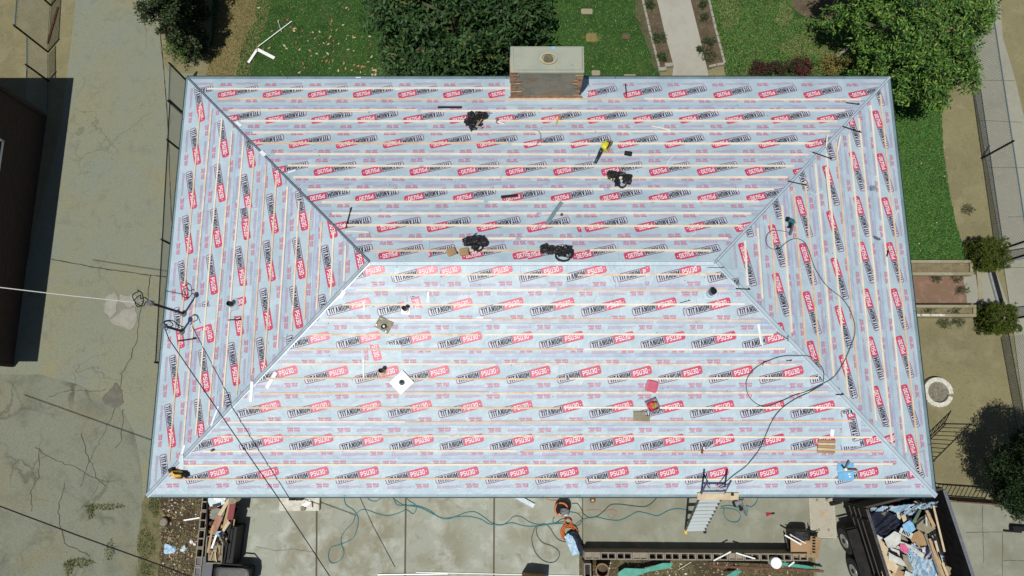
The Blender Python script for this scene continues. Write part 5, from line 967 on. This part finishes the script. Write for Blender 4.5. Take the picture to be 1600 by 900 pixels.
# concrete pad with block
e = empty('equipment_pad', 'white concrete pad with a hollow block at the left of the patio', 'pad', GM(470, 780, 0, .03)); mb = MB(); mb.box((0, .2, .06), (1.12, 1.0, .12)); mb.make('slab', m_wpaint, e, bevel=.012)
mb = MB(); b = MB()
for k in range(2): mb.box((-.16 + k * .2, .1, .22), (.17, .2, .19), 0, 0)
mb.make('block', m_blk2, e, bevel=.01); bxo('block_edge', m_cmu, (-.06, .24, .2), (.46, .06, .2), e, bevel=.01); bxo('plastic_scrap', m_whitep, (.22, -.1, .14), (.25, .1, .02), e, rz=35); mb = MB(); mb.blob((.12, -.24, .15), (.14, .12, .07), 4, .2); mb.make('stone', m_cmu, e); bxo('rust_mark', m_rust, (.37, -.12, .125), (.04, .16, .01), e, rz=8)
m_tread = mat('ladder_tread', (.42, .46, .47), .4, metal=.3)
m_dwhite = mat('dusty_white', (.62, .62, .58), .6, col2=(.42, .42, .38), scale=6, bump=.01)
# ================================================================== LADDER
A1, A2 = P(1071, 829, .03), P(1101, 828, .03); B1, B2 = P(1104, 752, 3.62), P(1141, 752, 3.62)
e = empty('extension_ladder', 'aluminium extension ladder leaning from the patio over the front eave', 'ladder', Matrix.Translation((A1 + A2) / 2)); o = (A1 + A2) / 2
for a, b in ((A1, B1), (A2, B2)):
    mb = MB(); mb.cyl(a - o, a.lerp(b, .8) - o, .03, seg=6); mb.make('rail', mat('ladder_green', (.1, .12, .11), .45, metal=.4), e); mb = MB(); mb.cyl(a.lerp(b, .3) - o + Vector((0, .02, .05)), b - o + Vector((0, .02, .05)), .024, seg=6); mb.make('rail', mat('ladder_purple_grey', (.12, .1, .2), .45, metal=.4), e)
    mb = MB(); mb.box(a - o + Vector((0, -.02, .02)), (.08, .14, .05)); mb.make('foot', m_yel2 if a is A1 else m_blk2, e, bevel=.01)
for k in range(12):
    t = .02 + k * .078; a, b = A1.lerp(B1, t) - o, A2.lerp(B2, t) - o; c = (a + b) / 2; d = b - a
    mb = MB(); mb.box(c + Vector((0, .0, .02)), (d.length, .085 if k < 9 else .05, .022), math.degrees(math.atan2(d.y, d.x))); mb.make('rung', m_tread if k < 10 else m_steel, e, bevel=.004)
for sgn in (0, 1):
    a, b = (A1.lerp(B1, .97), A1.lerp(B1, .88)) if sgn == 0 else (A2.lerp(B2, .97), A2.lerp(B2, .88)); c = A1.lerp(B1, .86).lerp(A2.lerp(B2, .86), .33 if sgn == 0 else .67)
    mb = MB(); mb.cyl(a - o, c - o, .014, seg=6); mb.make('brace', mat('brace_blue', (.08, .09, .2), .5), e)
mb = MB(); c = RP(1120, 775, .04, 'S'); mb.box((0, 0, .02), (1.0, .17, .04)); mb.box((.34, .06, .055), (.06, .06, .05), 0, 1); M = RM(1121, 774.5, 0, .01, 'S'); single('ladder_board', 'board', 'timber board padding the eave behind the ladder', mb, [m_woodp, m_blk2], M, .004)
# ================================================================== BLOCK WALLS
def cmu(name, label, A, B, h, cat='wall', skip=()):
    A = Vector(A); B = Vector(B); d = B - A; L = d.length; u = d.normalized(); n = int(L / .405); e = empty(name, label, cat, Matrix.Translation(A)); ang = math.degrees(math.atan2(d.y, d.x)); t = Vector((-u.y, u.x, 0)); st = L / n
    mb = MB(); mb.box((d / 2) + Vector((0, 0, (h - .2) / 2)), (L, .19, h - .2), ang); mb.make('lower_courses', m_cmu, e)
    for k in range(n):
        c = u * (st * (k + .5)); mb = MB(); z = h - .1; bl = st - .012
        for sd in (-1, 1): mb.box(c + t * (sd * .08) + Vector((0, 0, z)), (bl, .03, .2), ang)
        for q in (-.5, 0, .5): mb.box(c + u * (q * (bl - .032)) + Vector((0, 0, z)), (.034, .13, .199), ang)
        if k in skip: mb.box(c + Vector((0, 0, z - .02)), (bl - .04, .129, .15), ang)
        mb.make('block', m_cmu, e, bevel=.003)
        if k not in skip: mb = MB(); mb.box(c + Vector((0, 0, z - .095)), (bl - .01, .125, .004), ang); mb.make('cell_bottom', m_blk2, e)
    return e
q0, q1 = P(913, 868.5, .62), P(1263, 871, .62); cmu('block_wall', 'low hollow block wall along the bottom of the patio', (q0.x, q0.y, 0), (q1.x, q1.y, 0), .62, skip=(0, 3, 9))
q0, q1 = P(322, 770, .55), P(306, 915, .55); cmu('block_wall', 'hollow block wall beside the junk pile at the lower left', (q0.x, q0.y, 0), (q1.x, q1.y, 0), .55)
q0, q1 = P(918, 880, .6), P(919, 930, .6); cmu('block_wall', 'short return of the block wall beside the clay pot', (q0.x, q0.y, 0), (q1.x, q1.y, 0), .6)
# soil bed objects
e = empty('clay_pot', 'large brown empty clay pot behind the block wall', 'pot', GM(938, 886, 0, .03)); mb = MB(); mb.ring((0, 0), .0, 0, 0, 0); mb = MB(); mb.cyl((0, 0, 0), (0, 0, .42), .13, .18, 24, cap=False); mb.ring((0, 0), .15, .19, .4, .45, 24); mb.make('pot_body', mat('old_clay', (.22, .14, .08), .85, var=.3), e, bevel=.004); mb = MB(); mb.cyl((0, 0, .2), (0, 0, .22), .145, seg=20); mb.make('soil', m_mulch, e)
for k, (pts, lb) in enumerate((([(966, 895), (976, 888), (1006, 889), (1036, 880), (1052, 880), (1048, 888), (1016, 893), (990, 902), (966, 902)], 'green corrugated plastic sheet behind the block wall'), ([(1133, 901), (1150, 891), (1160, 893), (1150, 901)], 'small piece of green corrugated plastic near the bottom edge'), ([(1210, 878), (1232, 880), (1262, 884), (1290, 893), (1290, 895), (1256, 888), (1222, 884)], 'narrow green plastic strip near the cardboard'))):
    w_ = [P(a, b, .35) for a, b in pts]; 
    if sum(w_[i].x * w_[(i + 1) % len(w_)].y - w_[(i + 1) % len(w_)].x * w_[i].y for i in range(len(w_))) < 0: w_.reverse()
    mb = MB(); mb.prism([(p.x, p.y) for p in w_], .30, .33); tag(mb.make('corrugated_sheet', m_green), lb, 'sheet', 'green corrugated pieces')
single('rusty_beam', 'beam', 'long rusty steel bar behind the block wall', cb(lambda m: m.box((0, 0, .35), (3.1, .06, .05), -2.5)), m_rust, GM(1190, 884, 0))
for k, (x0, y0, x1, y1, z, wd, lb) in enumerate(((1115, 876, 1142, 862, .68, .035, 'white plastic stick on the wall, rising to the right'), (1150, 864, 1180, 873, .68, .035, 'white plastic stick on the wall, falling to the right'), (1226, 836, 1252, 851, .62, .04, 'thick white stick across the cardboard box'), (1234, 835, 1259, 849, .62, .02, 'thin white stick across the cardboard box'), (1232, 885, 1241, 878, .4, .04, 'short white stick below the bucket lid'), (287, 813, 312, 809, .07, .04, 'white stick lying on the littered soil'), (590, 898, 700, 896.5, .06, .03, 'long white rail at the very bottom of the patio'), (650, 894, 1000, 902, .05, .02, 'very long thin white strip at the bottom edge'), (1080, 878, 1060, 890, .1, .01, 'thin stick in the soil bed'))):
    A, B = P(x0, y0, z), P(x1, y1, z); d = B - A; M = Matrix.Translation((A + B) / 2) @ Matrix.Rotation(math.atan2(d.y, d.x), 4, 'Z'); single('plastic_stick', 'stick', lb, cb(lambda m: m.box((0, 0, 0), (d.length, wd, .02))), m_whitep, M, .003, 'white sticks and strips')
single('bucket', 'bucket', 'white lidded bucket standing on the block wall', cb(lambda m: (m.cyl((0, 0, 0), (0, 0, .3), .12, .14, 24), m.cyl((0, 0, .3), (0, 0, .33), .15, .145, 24))), m_whitep, GM(1206, 876, 0, .45), .006)
# chair and cardboard
e = empty('office_chair', 'black overturned office chair above the cardboard box', 'chair', GM(1241, 838, 0, .03))
mb = MB(); mb.blob((0, .1, .3), (.52, .3, .5), 4, .04, p=.4); mb.make('backrest', m_blk, e); mb = MB(); mb.blob((.02, -.2, .16), (.5, .4, .14), 6, .05, p=.4); mb.make('seat', m_blk2, e)
for s in (-.3, .28): mb = MB(); mb.tube([(s, .1, .1), (s * 1.15, .0, .35), (s * 1.1, -.25, .36), (s, -.4, .1)], .022, 8); mb.make('armrest', m_blk2, e)
for k in range(4): a = R(20 + k * 72); mb = MB(); mb.cyl((.38, .05, .2), (.38 + .26 * math.cos(a), .05 + .26 * math.sin(a), .12 + .05 * k), .022, .014, 8); mb.make('leg', m_blk2, e)
e = empty('cardboard_box', 'flattened brown cardboard box with white sticks on it', 'box', GM(1257, 852, -4, .4)); mb = MB(); mb.box((-.16, 0, .1), (.52, .58, .03), 0, rx=-3); mb.make('panel', m_card, e, bevel=.01); mb = MB(); mb.box((.26, -.03, .02), (.34, .56, .03), -8, ry=18); mb.make('flap', m_card, e, bevel=.008); mb = MB(); mb.box((-.1, -.3, .08), (.5, .09, .03), 14, rx=20); mb.make('flap', m_cardg, e, bevel=.008)
mb = MB(); 
for k in range(6): mb = MB(); mb.box((.22, .22 - k * .075, .1 - k * .004), (.09, .026, .01), 5 - 2 * k, ry=12); mb.make('printed_mark', m_blk2, e)
mb = MB(); mb.box((0, 0, -.16), (.3, .3, .3)); mb.make('box_body', m_cardg, e)
single('pliers', 'pliers', 'small red handled pliers on the patio right of the nail gun', cb(lambda m: (m.cyl((-.11, .03, .03), (.02, .0, .03), .02), m.cyl((-.11, -.03, .03), (.02, 0, .03), .02), m.box((.07, 0, .03), (.11, .035, .02), 0, 1))), [m_redp, m_blk2], GM(1203, 803, 10, .03))
e = empty('ornamental_mat', 'pale studded mat with a brown star motif on the patio', 'mat', GM(1285, 810, -1, .03)); mb = MB(); mb.box((0, .1, .01), (.72, 1.25, .02)); mb.make('mat_base', mix_ground('pale_mat', (.4, .37, .3), [((.3, .27, .2), 14, .5, .7, .7)], bump=.003), e, bevel=.006)
mb = MB(); n = 8; pts = []
for k in range(2 * n): a = math.pi * k / n + .39; rr = .15 if k % 2 == 0 else .035; pts.append((rr * math.cos(a) * .8, .13 + rr * math.sin(a), .0235))
cpt = (0, .13, .0235)
for k in range(2 * n): mb.poly([cpt, pts[k], pts[(k + 1) % (2 * n)]])
mb.make('star_motif', m_wood, e)
for x in (-.13, .14):
    for y in (-.3, .5): mb = MB(); mb.ring((x, y), .018, .03, .022, .03, 12); mb.make('eyelet', m_rust, e)
k = 0
for y in [-.5 + .075 * i for i in range(16)]:
    for x in (-.34, .34): mb = MB(); mb.cyl((x, y, .02), (x, y, .032), .014, seg=6); mb.make('stud', m_wpaint, e)
for x in [-.28 + .08 * i for i in range(8)]: mb = MB(); mb.cyl((x, -.5, .02), (x, -.5, .032), .014, seg=6); mb.make('stud', m_wpaint, e)
# box and bin at the bottom edge
e = empty('brown_crate', 'brown box casting a dark shadow at the bottom edge of the patio', 'crate', GM(832, 905, -4, .03)); mb = MB(); mb.box((0, .02, .4), (.6, .3, .8)); mb.make('crate_body', m_card, e, bevel=.01); mb = MB(); mb.box((.03, .1, .81), (.5, .14, .03), -3); mb.make('lid', m_wood, e, bevel=.005)
e = empty('wheeled_bin', 'black wheeled bin in the lower left corner of the patio', 'bin', GM(372, 893, -2, .03)); mb = MB(); mb.box((0, -.05, .25), (.95, .5, .5), taper=1.05); mb.make('bin_body', m_blk2, e, bevel=.05); mb = MB(); mb.blob((.05, -.03, .52), (.98, .52, .1), 3, .04, p=.35); mb.make('lid', m_blk, e); mb = MB(); mb.tube([(-.5, .2, .4), (-.2, .32, .62), (.3, .3, .6), (.5, .2, .4)], .022); mb.make('handle', m_blk2, e)
single('stump', 'stump', 'small cut grey stump in the littered soil', cb(lambda m: (m.cyl((0, 0, 0), (0, 0, .14), .14, .125, 16), m.cyl((0, 0, .14), (0, 0, .145), .1, seg=12, mi=1))), [m_bark, m_woodg], GM(259, 815), .01)
for k, (px, py, s1, m, lb) in enumerate(((265, 858, .3, m_tarp, 'crumpled pale blue plastic scrap on the littered soil, larger one'), (288, 857, .16, m_mem2, 'crumpled pale plastic scrap on the littered soil, smaller one'), (266, 841, .12, m_cardg, 'crumpled brown paper scrap on the littered soil'), (300, 846, .1, m_whitep, 'white paper scrap near the block wall, upper'), (305, 850, .08, m_whitep, 'white paper scrap near the block wall, lower'))):
    single('plastic_scrap', 'scrap', lb, cb(lambda mm: mm.blob((0, 0, .03), (s1, s1 * .8, .06), k + 4, .4, nu=10, nv=5)), m, GM(px, py, k * 40, .01), 0, 'scraps on the littered soil')
single('metal_channel', 'channel', 'light metal channel poking out under the eave on the patio', cb(lambda m: m.box((0, 0, .05), (.9, .12, .04), -28)), m_mem2, GM(812, 778, 0, .03))
for k, (px, py, lb) in enumerate(((1590, 828, 'dark curb stone at the right edge of the patio'), (1581, 830, 'thin black bar on the patio near the right edge'))):
    single('dark_block', 'block', lb, cb(lambda m: m.box((0, 0, .1 if k == 0 else .03), (.5, .12 if k == 0 else .05, .2 if k == 0 else .04), -4)), m_blk2, GM(px, py - (3 if k == 0 else 0), 0, .03), .01)
# ================================================================== JUNK BESIDE THE LEFT BLOCK WALL (narrow utility trailer)
A, B = P(326, 770, .9), P(320, 905, .9); C, D = P(378, 770, .9), P(368, 905, .9)
e = empty('utility_trailer', 'narrow dark trailer loaded with scrap beside the left block wall', 'trailer', Matrix.Translation(Vector(((A.x + D.x) / 2, -2.6, 0)))); o = e.matrix_world.translation
q = [Vector((P(327, 745, .6).x, P(327, 745, .6).y, 0)), Vector((P(376, 745, .6).x, P(376, 745, .6).y, 0)), Vector((P(352, 878, .6).x, P(352, 878, .6).y, 0)), Vector((P(324, 878, .6).x, P(324, 878, .6).y, 0))]
loc = lambda v: (v.x - o.x, v.y - o.y)
mb = MB(); mb.prism([loc(v) for v in q][::-1], .35, .42); mb.make('bed', m_truck, e)
for i in range(4):
    a, b = q[i] - o, q[(i + 1) % 4] - o; d = b - a; mb = MB(); mb.box(((a.x + b.x) / 2, (a.y + b.y) / 2, .55), (Vector((d.x, d.y)).length, .04, .3), math.degrees(math.atan2(d.y, d.x))); mb.make('side_rail', m_truck, e, bevel=.004)
for sx in (-.48, .45): mb = MB(); mb.cyl((sx - .08, 1.0, .27), (sx + .08, 1.0, .27), .27, seg=20); mb.make('wheel', m_tyre, e, bevel=.02)
sc = [(338, 783, 25, .4, .32, 'pale grey board with a red mark', m_mem2), (340, 803, -10, .36, .3, 'grey green panel scrap', m_leadgrey), (352, 790, 62, .75, .1, 'pale wood offcut near the eave', m_woodp), (356, 805, 80, .7, .12, 'tan plank beside the red crate', m_wood), (338, 820, 70, .5, .18, 'reddish plank', mat('red_wood', (.34, .18, .12), .8, var=.2)), (351, 826, 58, .42, .08, 'short pale stick', m_woodp), (329, 842, 84, .7, .06, 'thin tan batten', m_wood), (343, 834, 5, .2, .12, 'bluish crumpled wrapper', m_tarp), (362, 797, 85, .5, .16, 'dark red plastic crate', mat('dark_red', (.2, .02, .03), .6)), (344, 777, 0, .3, .2, 'white crumpled wrapper', m_whitep), (335, 845, 75, .4, .05, 'narrow white stick', m_whitep), (367, 778, 20, .3, .25, 'brown crumpled sack', m_cardg), (333, 793, 15, .22, .08, 'orange brown chip of wood', m_rust), (348, 843, -60, .4, .05, 'black stick over the tray', m_blk2)]
for k, (px, py, a, l, wd, nm, m) in enumerate(sc):
    M = GM(px, py, a, .62 + .012 * k); M.translation = P(px, py, .66 + .014 * k)
    single('scrap_piece', 'scrap', nm + ' in the narrow trailer', cb(lambda mm: mm.box((0, 0, 0), (l, wd, .03), 0, rx=4, ry=3) if k not in (7, 9, 11) else mm.blob((0, 0, 0), (l, wd, .1), k, .35)), m, M, 0 if k in (7, 9, 11) else .004, 'scrap in the narrow trailer')
e2 = empty('debris_tray', 'square olive tray of broken sticks at the lower end of the narrow trailer', 'tray', Matrix.Translation(P(337, 858, .62))); mb = MB(); mb.box((0, 0, 0), (.44, .68, .03)); mb.make('tray_floor', m_cardg, e2)
for x, y, a, b in ((-.22, 0, .03, .7), (.22, 0, .03, .7), (0, -.34, .46, .03), (0, .34, .46, .03)): bxo('tray_side', m_woodg, (x, y, .05), (a, b, .1), e2)
r = random.Random(3)
for k in range(14): bxo('stick', r.choice([m_woodp, m_wood, m_woodg, m_rust]), (r.uniform(-.13, .13), r.uniform(-.22, .26), .03 + .008 * k), (r.uniform(.1, .3), .03, .012), e2, rz=r.uniform(20, 160))
mb = MB(); r = random.Random(5)
for k in range(260):
    t = r.random(); px = 326 + (48 - 22 * t) * r.random(); py = 772 + 100 * t; p = P(px, py, .5 + .12 * r.random()); s = r.uniform(.03, .11); mb.box(p, (s * 2, s * .7, .02), r.uniform(0, 180), r.randrange(6), r.uniform(-25, 25), r.uniform(-25, 25))
tag(mb.make('rubble', [m_rust, m_blk2, m_cardg, m_wood, m_blk2, m_woodg]), 'loose rubble filling the narrow trailer', 'rubble', kind='stuff')
single('slate_sheet', 'panel', 'dark blue grey panel beside the lower end of the left block wall', cb(lambda m: m.box((0, 0, .5), (.5, 1.0, .03))), mat('slate_panel', (.05, .055, .075), .5), GM(329, 893, -3), .01)
mb = MB(); mb.box((0, 0, .3), (.42, 1.0, .6), -4); mb.box((.08, .05, .62), (.08, .8, .03), -4); single('shade_placeholder', 'placeholder', 'long black cabinet for the dark shaded area beside the narrow trailer', mb, m_blk2, GM(369, 846, 0, .03), .02)  # added black box, stands in for the shadowed dark area by the trailer
# ================================================================== BIG DUMP TRAILER
ZR = 1.55
a, b, c = P(1354, 795, ZR), P(1476, 779, ZR), P(1387, 900, ZR); ax = (b - a); Wd = ax.length; ux = Vector((1, 0, 0)); dn = (c - a).normalized(); pr = (ax - dn * ax.dot(dn)); Wd = pr.length; ux = pr.normalized(); Lg = 4.2
M = Matrix((ux, -dn, Vector((0, 0, 1)))).transposed().to_4x4(); M.translation = Vector((a.x, a.y, 0))
tr = empty('dump_trailer', 'black dump trailer piled with roofing debris at the lower right', 'trailer', M)
W_ = Wd + .05
def tb(name, m, c, d, bevel=.006, rz=0, rx=0): mb = MB(); mb.box(c, d, rz, 0, rx); return mb.make(name, m, tr, bevel=bevel)
tb('side_wall', m_truck, (0, -Lg / 2, 1.05), (.05, Lg, 1.0)); tb('side_wall', m_truck, (W_, -Lg / 2, 1.05), (.05, Lg, 1.0)); tb('tailgate', m_truck, (W_ / 2, .03, 1.02), (W_ + .05, .05, .95)); tb('floor', m_truck, (W_ / 2, -Lg / 2, .55), (W_, Lg, .06))
tb('top_rim', m_grey, (W_, -Lg / 2, 1.57), (.08, Lg, .04)); tb('top_rim', mat('rim_dark_grey', (.06, .06, .065), .5, var=.4), (0, -Lg / 2, 1.57), (.07, Lg, .04)); tb('top_rim', mat('rim_brown', (.05, .04, .035), .7), (W_ / 2, .03, 1.52), (W_, .06, .04))
for k in range(3): tb('side_rib', m_truck, (-.045, -.3 - k * 1.5, 1.05), (.04, .07, .95)); 
for z in (.7, .95, 1.2): tb('side_rib', mat('rib_grey', (.045, .038, .032), .7), (-.05, -Lg / 2, z), (.03, Lg, .035))
for k in range(3): tb('side_hook', m_blk2, (W_ + .07, -.55 - k * 1.35, 1.35), (.08, .1, .06))
for y, nm in ((-.95, 1), (-1.75, 2)):
    mb = MB(); mb.cyl((-.32, y, .36), (-.08, y, .36), .36, seg=32); w0 = mb.make('wheel', m_tyre, tr, bevel=.03); mb = MB(); mb.cyl((-.335, y, .36), (-.31, y, .36), .19, seg=24); mb.ring((0, 0), 0, 0, 0, 0); mb.v = mb.v[:48]; mb.f = mb.f[:26]; mb.m = mb.m[:26]; mb.make('rim', m_rim, w0, bevel=.008); mb = MB(); mb.cyl((-.35, y, .36), (-.33, y, .36), .06, seg=12); mb.make('hub', m_blk2, w0)
tb('fender', m_truck, (-.2, -1.35, .78), (.3, 1.5, .03), .01); tb('fender', m_truck, (-.2, -.52, .66), (.3, .03, .24), .01, 0, 20); tb('bumper', m_truck, (.3, .16, .55), (1.3, .12, .14)); tb('jack_bracket', m_truck, (-.3, .1, .5), (.3, .1, .12))
for x in (.1, .65): mb = MB(); mb.cyl((x, .22, .55), (x, .26, .55), .04, seg=12); mb.make('tail_lamp', m_redp, tr)
TI = tr.matrix_world
def TP(px, py, z): p = P(px, py, z); return p
r = random.Random(11)
mb = MB(); cols = [m_navy, m_cardg, m_dwhite, m_tarp, m_card, m_blk2, m_mem2, m_wood]
for k in range(700):
    u = r.uniform(.1, W_ - .38); v = -r.uniform(.08, Lg - .2); z = .9 + .35 * r.random() + .12 * math.sin(u * 3) + .1 * math.sin(v * 2); p = TI @ Vector((u, v, z)); s = r.uniform(.04, .16)
    mb.box(p, (s * 2, s * 1.1, .015), r.uniform(0, 180), r.choice([0, 1, 1, 2, 3, 3, 4, 5, 6, 7] if v < -1.0 else [0, 5, 5, 0, 2, 3, 1]), r.uniform(-30, 30), r.uniform(-30, 30))
mb.box(TI @ Vector((W_ / 2 - .12, -Lg / 2, .75)), (W_ - .35, Lg - .1, .3), math.degrees(math.atan2(ux.y, ux.x)), 5)
tag(mb.make('roofing_debris', cols), 'mixed torn roofing debris filling the big trailer', 'debris', kind='stuff')
dz = lambda k: 1.3 + .012 * k
def flat(name, label, pts, z, m, th=.015, tilt=0, group='pieces of debris on the big trailer', cat='debris'):
    w_ = [P(x, y, z + tilt * (i % 3) * .3) for i, (x, y) in enumerate(jag(pts, 3.5, .55, len(label)))]
    if sum(w_[i].x * w_[(i + 1) % len(w_)].y - w_[(i + 1) % len(w_)].x * w_[i].y for i in range(len(w_))) < 0: w_.reverse()
    n = len(w_); mb = MB(); vs = [tuple(p - Vector((0, 0, th))) for p in w_] + [tuple(p) for p in w_]
    mb.add(vs, [tuple(range(n - 1, -1, -1)), tuple(range(n, 2 * n))] + [(i, (i + 1) % n, n + (i + 1) % n, n + i) for i in range(n)])
    return tag(mb.make(name, m), label, cat, group)
def crumple(name, label, pts, z, mats, amp=.05, seed=0, cat='tarp', stripes=None):
    """a creased sheet: the outline filled by a fine grid pushed up and down"""
    r = random.Random(seed); xs = [p[0] for p in pts]; ys = [p[1] for p in pts]; st = 1.6; V = {}; mb = MB(); F = []
    ph = [r.uniform(0, 6) for _ in range(8)]
    def H(x, y): q = x * math.cos(ph[6]) + y * math.sin(ph[6]); return z + amp * (abs(math.sin(q * .28 + ph[0] + 1.2 * math.sin(y * .13 + x * .07))) * 1.3 - .6 + math.sin(x * .15 - y * .11 + ph[1]) * .5 + r.uniform(-.22, .22))
    nx = int((max(xs) - min(xs)) / st) + 1; ny = int((max(ys) - min(ys)) / st) + 1
    for j in range(ny + 1):
        for i in range(nx + 1):
            x, y = min(xs) + i * st, min(ys) + j * st; V[(i, j)] = len(mb.v); mb.v.append(tuple(P(x + r.uniform(-.4, .4), y + r.uniform(-.4, .4), H(x, y))))
    for j in range(ny):
        for i in range(nx):
            x, y = min(xs) + (i + .5) * st, min(ys) + (j + .5) * st
            if inside(x, y, pts):
                q = x * math.cos(ph[6] + .3) + y * math.sin(ph[6] + .3); g = 1.35 * math.sin(q * .62 + ph[3] + 1.8 * math.sin(y * .16 + x * .1 + ph[4])) + .35 * math.sin(x * .3 - y * .2 + ph[5]) + r.uniform(-.1, .1); k = 0 if g < .3 else (1 if g < 1.0 else 2)
                mb.f.append((V[(i, j)], V[(i, j + 1)], V[(i + 1, j + 1)], V[(i + 1, j)])); mb.m.append(min(k, len(mats) - 1))
    used = sorted({i for f in mb.f for i in f}); mp = {a: b for b, a in enumerate(used)}; mb.v = [mb.v[i] for i in used]; mb.f = [tuple(mp[i] for i in f) for f in mb.f]
    o = mb.make(name, mats, smooth=True); sm = o.modifiers.new('thick', 'SOLIDIFY'); sm.thickness = .01
    return tag(o, label, cat, 'pieces of debris on the big trailer')
m_tb = mat('tarp_blue', (.2, .34, .5), .5, col2=(.32, .47, .6), scale=10)
crumple('tarp', 'blue and white crumpled membrane at the top of the debris pile', [(1357, 794), (1400, 789), (1430, 788), (1466, 783), (1464, 792), (1440, 796), (1425, 806), (1412, 806), (1392, 798), (1370, 799)], 1.36, [m_tb, m_dwhite, m_navy], .06, 1)
crumple('garbage_bag', 'large dark navy bag in the upper left of the debris pile', [(1360, 800), (1388, 799), (1402, 806), (1410, 830), (1398, 838), (1382, 836), (1366, 834), (1362, 818)], 1.3, [m_navy], .07, 2, 'bag')
crumple('tarp', 'blue crumpled membrane at the bottom of the debris pile', [(1413, 875), (1428, 862), (1440, 868), (1452, 868), (1462, 880), (1472, 905), (1410, 905), (1420, 888)], 1.3, [m_tb, m_tb, m_dwhite, m_navy], .06, 3)
crumple('tarp', 'dark and blue crumpled scrap in the middle of the debris pile', [(1418, 852), (1430, 848), (1440, 862), (1430, 872), (1420, 872), (1412, 862)], 1.36, [m_tb, m_navy, m_dwhite], .05, 4)
crumple('tarp', 'purple and white striped scrap on the right of the debris pile', [(1440, 856), (1452, 852), (1462, 868), (1458, 876), (1446, 874)], 1.4, [m_navy, mat('lilac', (.4, .36, .5), .6), m_dwhite], .05, 5)
D_ = [('cardboard_piece', 'broad tan cardboard on the right of the debris pile', [(1432, 812), (1452, 800), (1462, 826), (1448, 834), (1432, 826)], m_cardg, 1.34), ('cardboard_piece', 'brown cardboard in the centre of the debris pile', [(1420, 838), (1436, 828), (1452, 846), (1444, 862), (1426, 848)], m_card, 1.37),
      ('white_board', 'big white foam board in the middle of the debris pile', [(1381, 842), (1398, 830), (1408, 836), (1407, 848), (1398, 856), (1388, 856)], m_dwhite, 1.42), ('white_board', 'long white board left of the blue scrap', [(1388, 862), (1398, 868), (1408, 872), (1418, 886), (1404, 882), (1389, 874)], m_dwhite, 1.4),
      ('white_board', 'slender white strip crossing the pile centre', [(1406, 846), (1424, 852), (1446, 868), (1440, 872), (1420, 856), (1406, 850)], m_dwhite, 1.41), ('white_board', 'white scrap by the navy bag', [(1369, 835), (1379, 840), (1374, 845)], m_dwhite, 1.38), ('white_board', 'white sheet near the top of the pile', [(1400, 798), (1412, 804), (1406, 812), (1402, 808)], m_dwhite, 1.38),
      ('cardboard_piece', 'long tan cardboard at the left of the pile, upper one', [(1367, 843), (1376, 842), (1388, 858), (1386, 870), (1376, 862)], m_woodp, 1.35), ('cardboard_piece', 'long tan cardboard at the left of the pile, middle one', [(1372, 864), (1380, 862), (1404, 884), (1400, 896), (1386, 888)], m_woodp, 1.37), ('cardboard_piece', 'long tan cardboard at the left of the pile, lowest one', [(1376, 883), (1384, 884), (1400, 905), (1380, 905)], m_woodp, 1.35),
      ('green_board', 'dull green board at the left edge of the pile, upper one', [(1368, 850), (1374, 854), (1374, 862), (1368, 860)], m_dgreen, 1.33), ('green_board', 'dull green board at the left edge of the pile, lower one', [(1374, 876), (1380, 880), (1380, 886), (1376, 884)], m_dgreen, 1.33), ('green_board', 'narrow olive green board near the top of the pile', [(1436, 796), (1440, 798), (1430, 818), (1425, 816)], m_dgreen, 1.45),
      ('blue_card', 'light blue and lilac card in the pile centre', [(1410, 820), (1422, 813), (1427, 818), (1431, 827), (1422, 834), (1412, 828)], m_blue, 1.46), ('pink_foam', 'pink foam scrap in the debris pile', [(1406, 850), (1414, 850), (1421, 860), (1414, 865), (1407, 860)], m_pink, 1.44), ('yellow_foam', 'tan foam lump near the top of the pile', [(1408, 806), (1414, 803), (1417, 812), (1412, 816)], m_woodp, 1.44),
      ('grey_board', 'grey brown board low in the pile centre', [(1410, 866), (1418, 868), (1428, 890), (1420, 893), (1412, 878)], m_cardg, 1.36), ('plank', 'reddish brown plank on the right of the pile', [(1446, 798), (1450, 797), (1462, 822), (1458, 826)], m_wood, 1.42), ('plank', 'thin grey plank below the blue card', [(1430, 818), (1444, 806), (1446, 809), (1431, 822)], m_blk2, 1.43), ('plank', 'short white stick on the right cardboard', [(1446, 808), (1448.5, 808), (1449, 822), (1446.5, 822)], m_dwhite, 1.45)]
for k, (n, lb, pts, m, z) in enumerate(D_): flat(n, lb, pts, z + .0012 * k, m, .012, r.uniform(-.02, .03))
for k, (x0, y0, x1, y1, wd, m, lb) in enumerate(((1459, 790, 1475, 862, .05, m_woodp, 'long pale lath along the right wall, upper one'), (1466, 862, 1482, 905, .06, m_woodp, 'long pale lath along the right wall, lower one'), (1452, 842, 1474, 902, .09, m_wood, 'wide brown plank along the right of the pile'), (1446, 834, 1470, 905, .06, m_woodg, 'weathered plank beside the wide brown plank'), (1462, 845, 1470, 880, .06, m_woodp, 'short pale plank near the right wall'))):
    A, B = P(x0, y0, 1.46), P(x1, y1, 1.42); d = B - A; M = Matrix.Translation((A + B) / 2) @ Matrix.Rotation(math.atan2(d.y, d.x), 4, 'Z'); single('plank', 'plank', lb, cb(lambda mm: mm.box((0, 0, 0), (d.length, wd, .02))), m, M, .003, 'planks on the big trailer')
mb = MB(); 
for k, p in enumerate(word('NIU', .2, .1, .2, .12)): mb.poly([(x, y, .002 + k * .0002) for x, y in p])
q = MB(); q.box((.1, .05, -.004), (.34, .15, .006)); q2 = q.make('membrane_scrap', m_dwhite, None, GM(1409, 833, -28, 1.47)); q2.matrix_world.translation = P(1409, 833, 1.47); tag(q2, 'scrap of printed membrane in the debris pile', 'membrane scrap'); o = mb.make('printing', m_ink, q2)
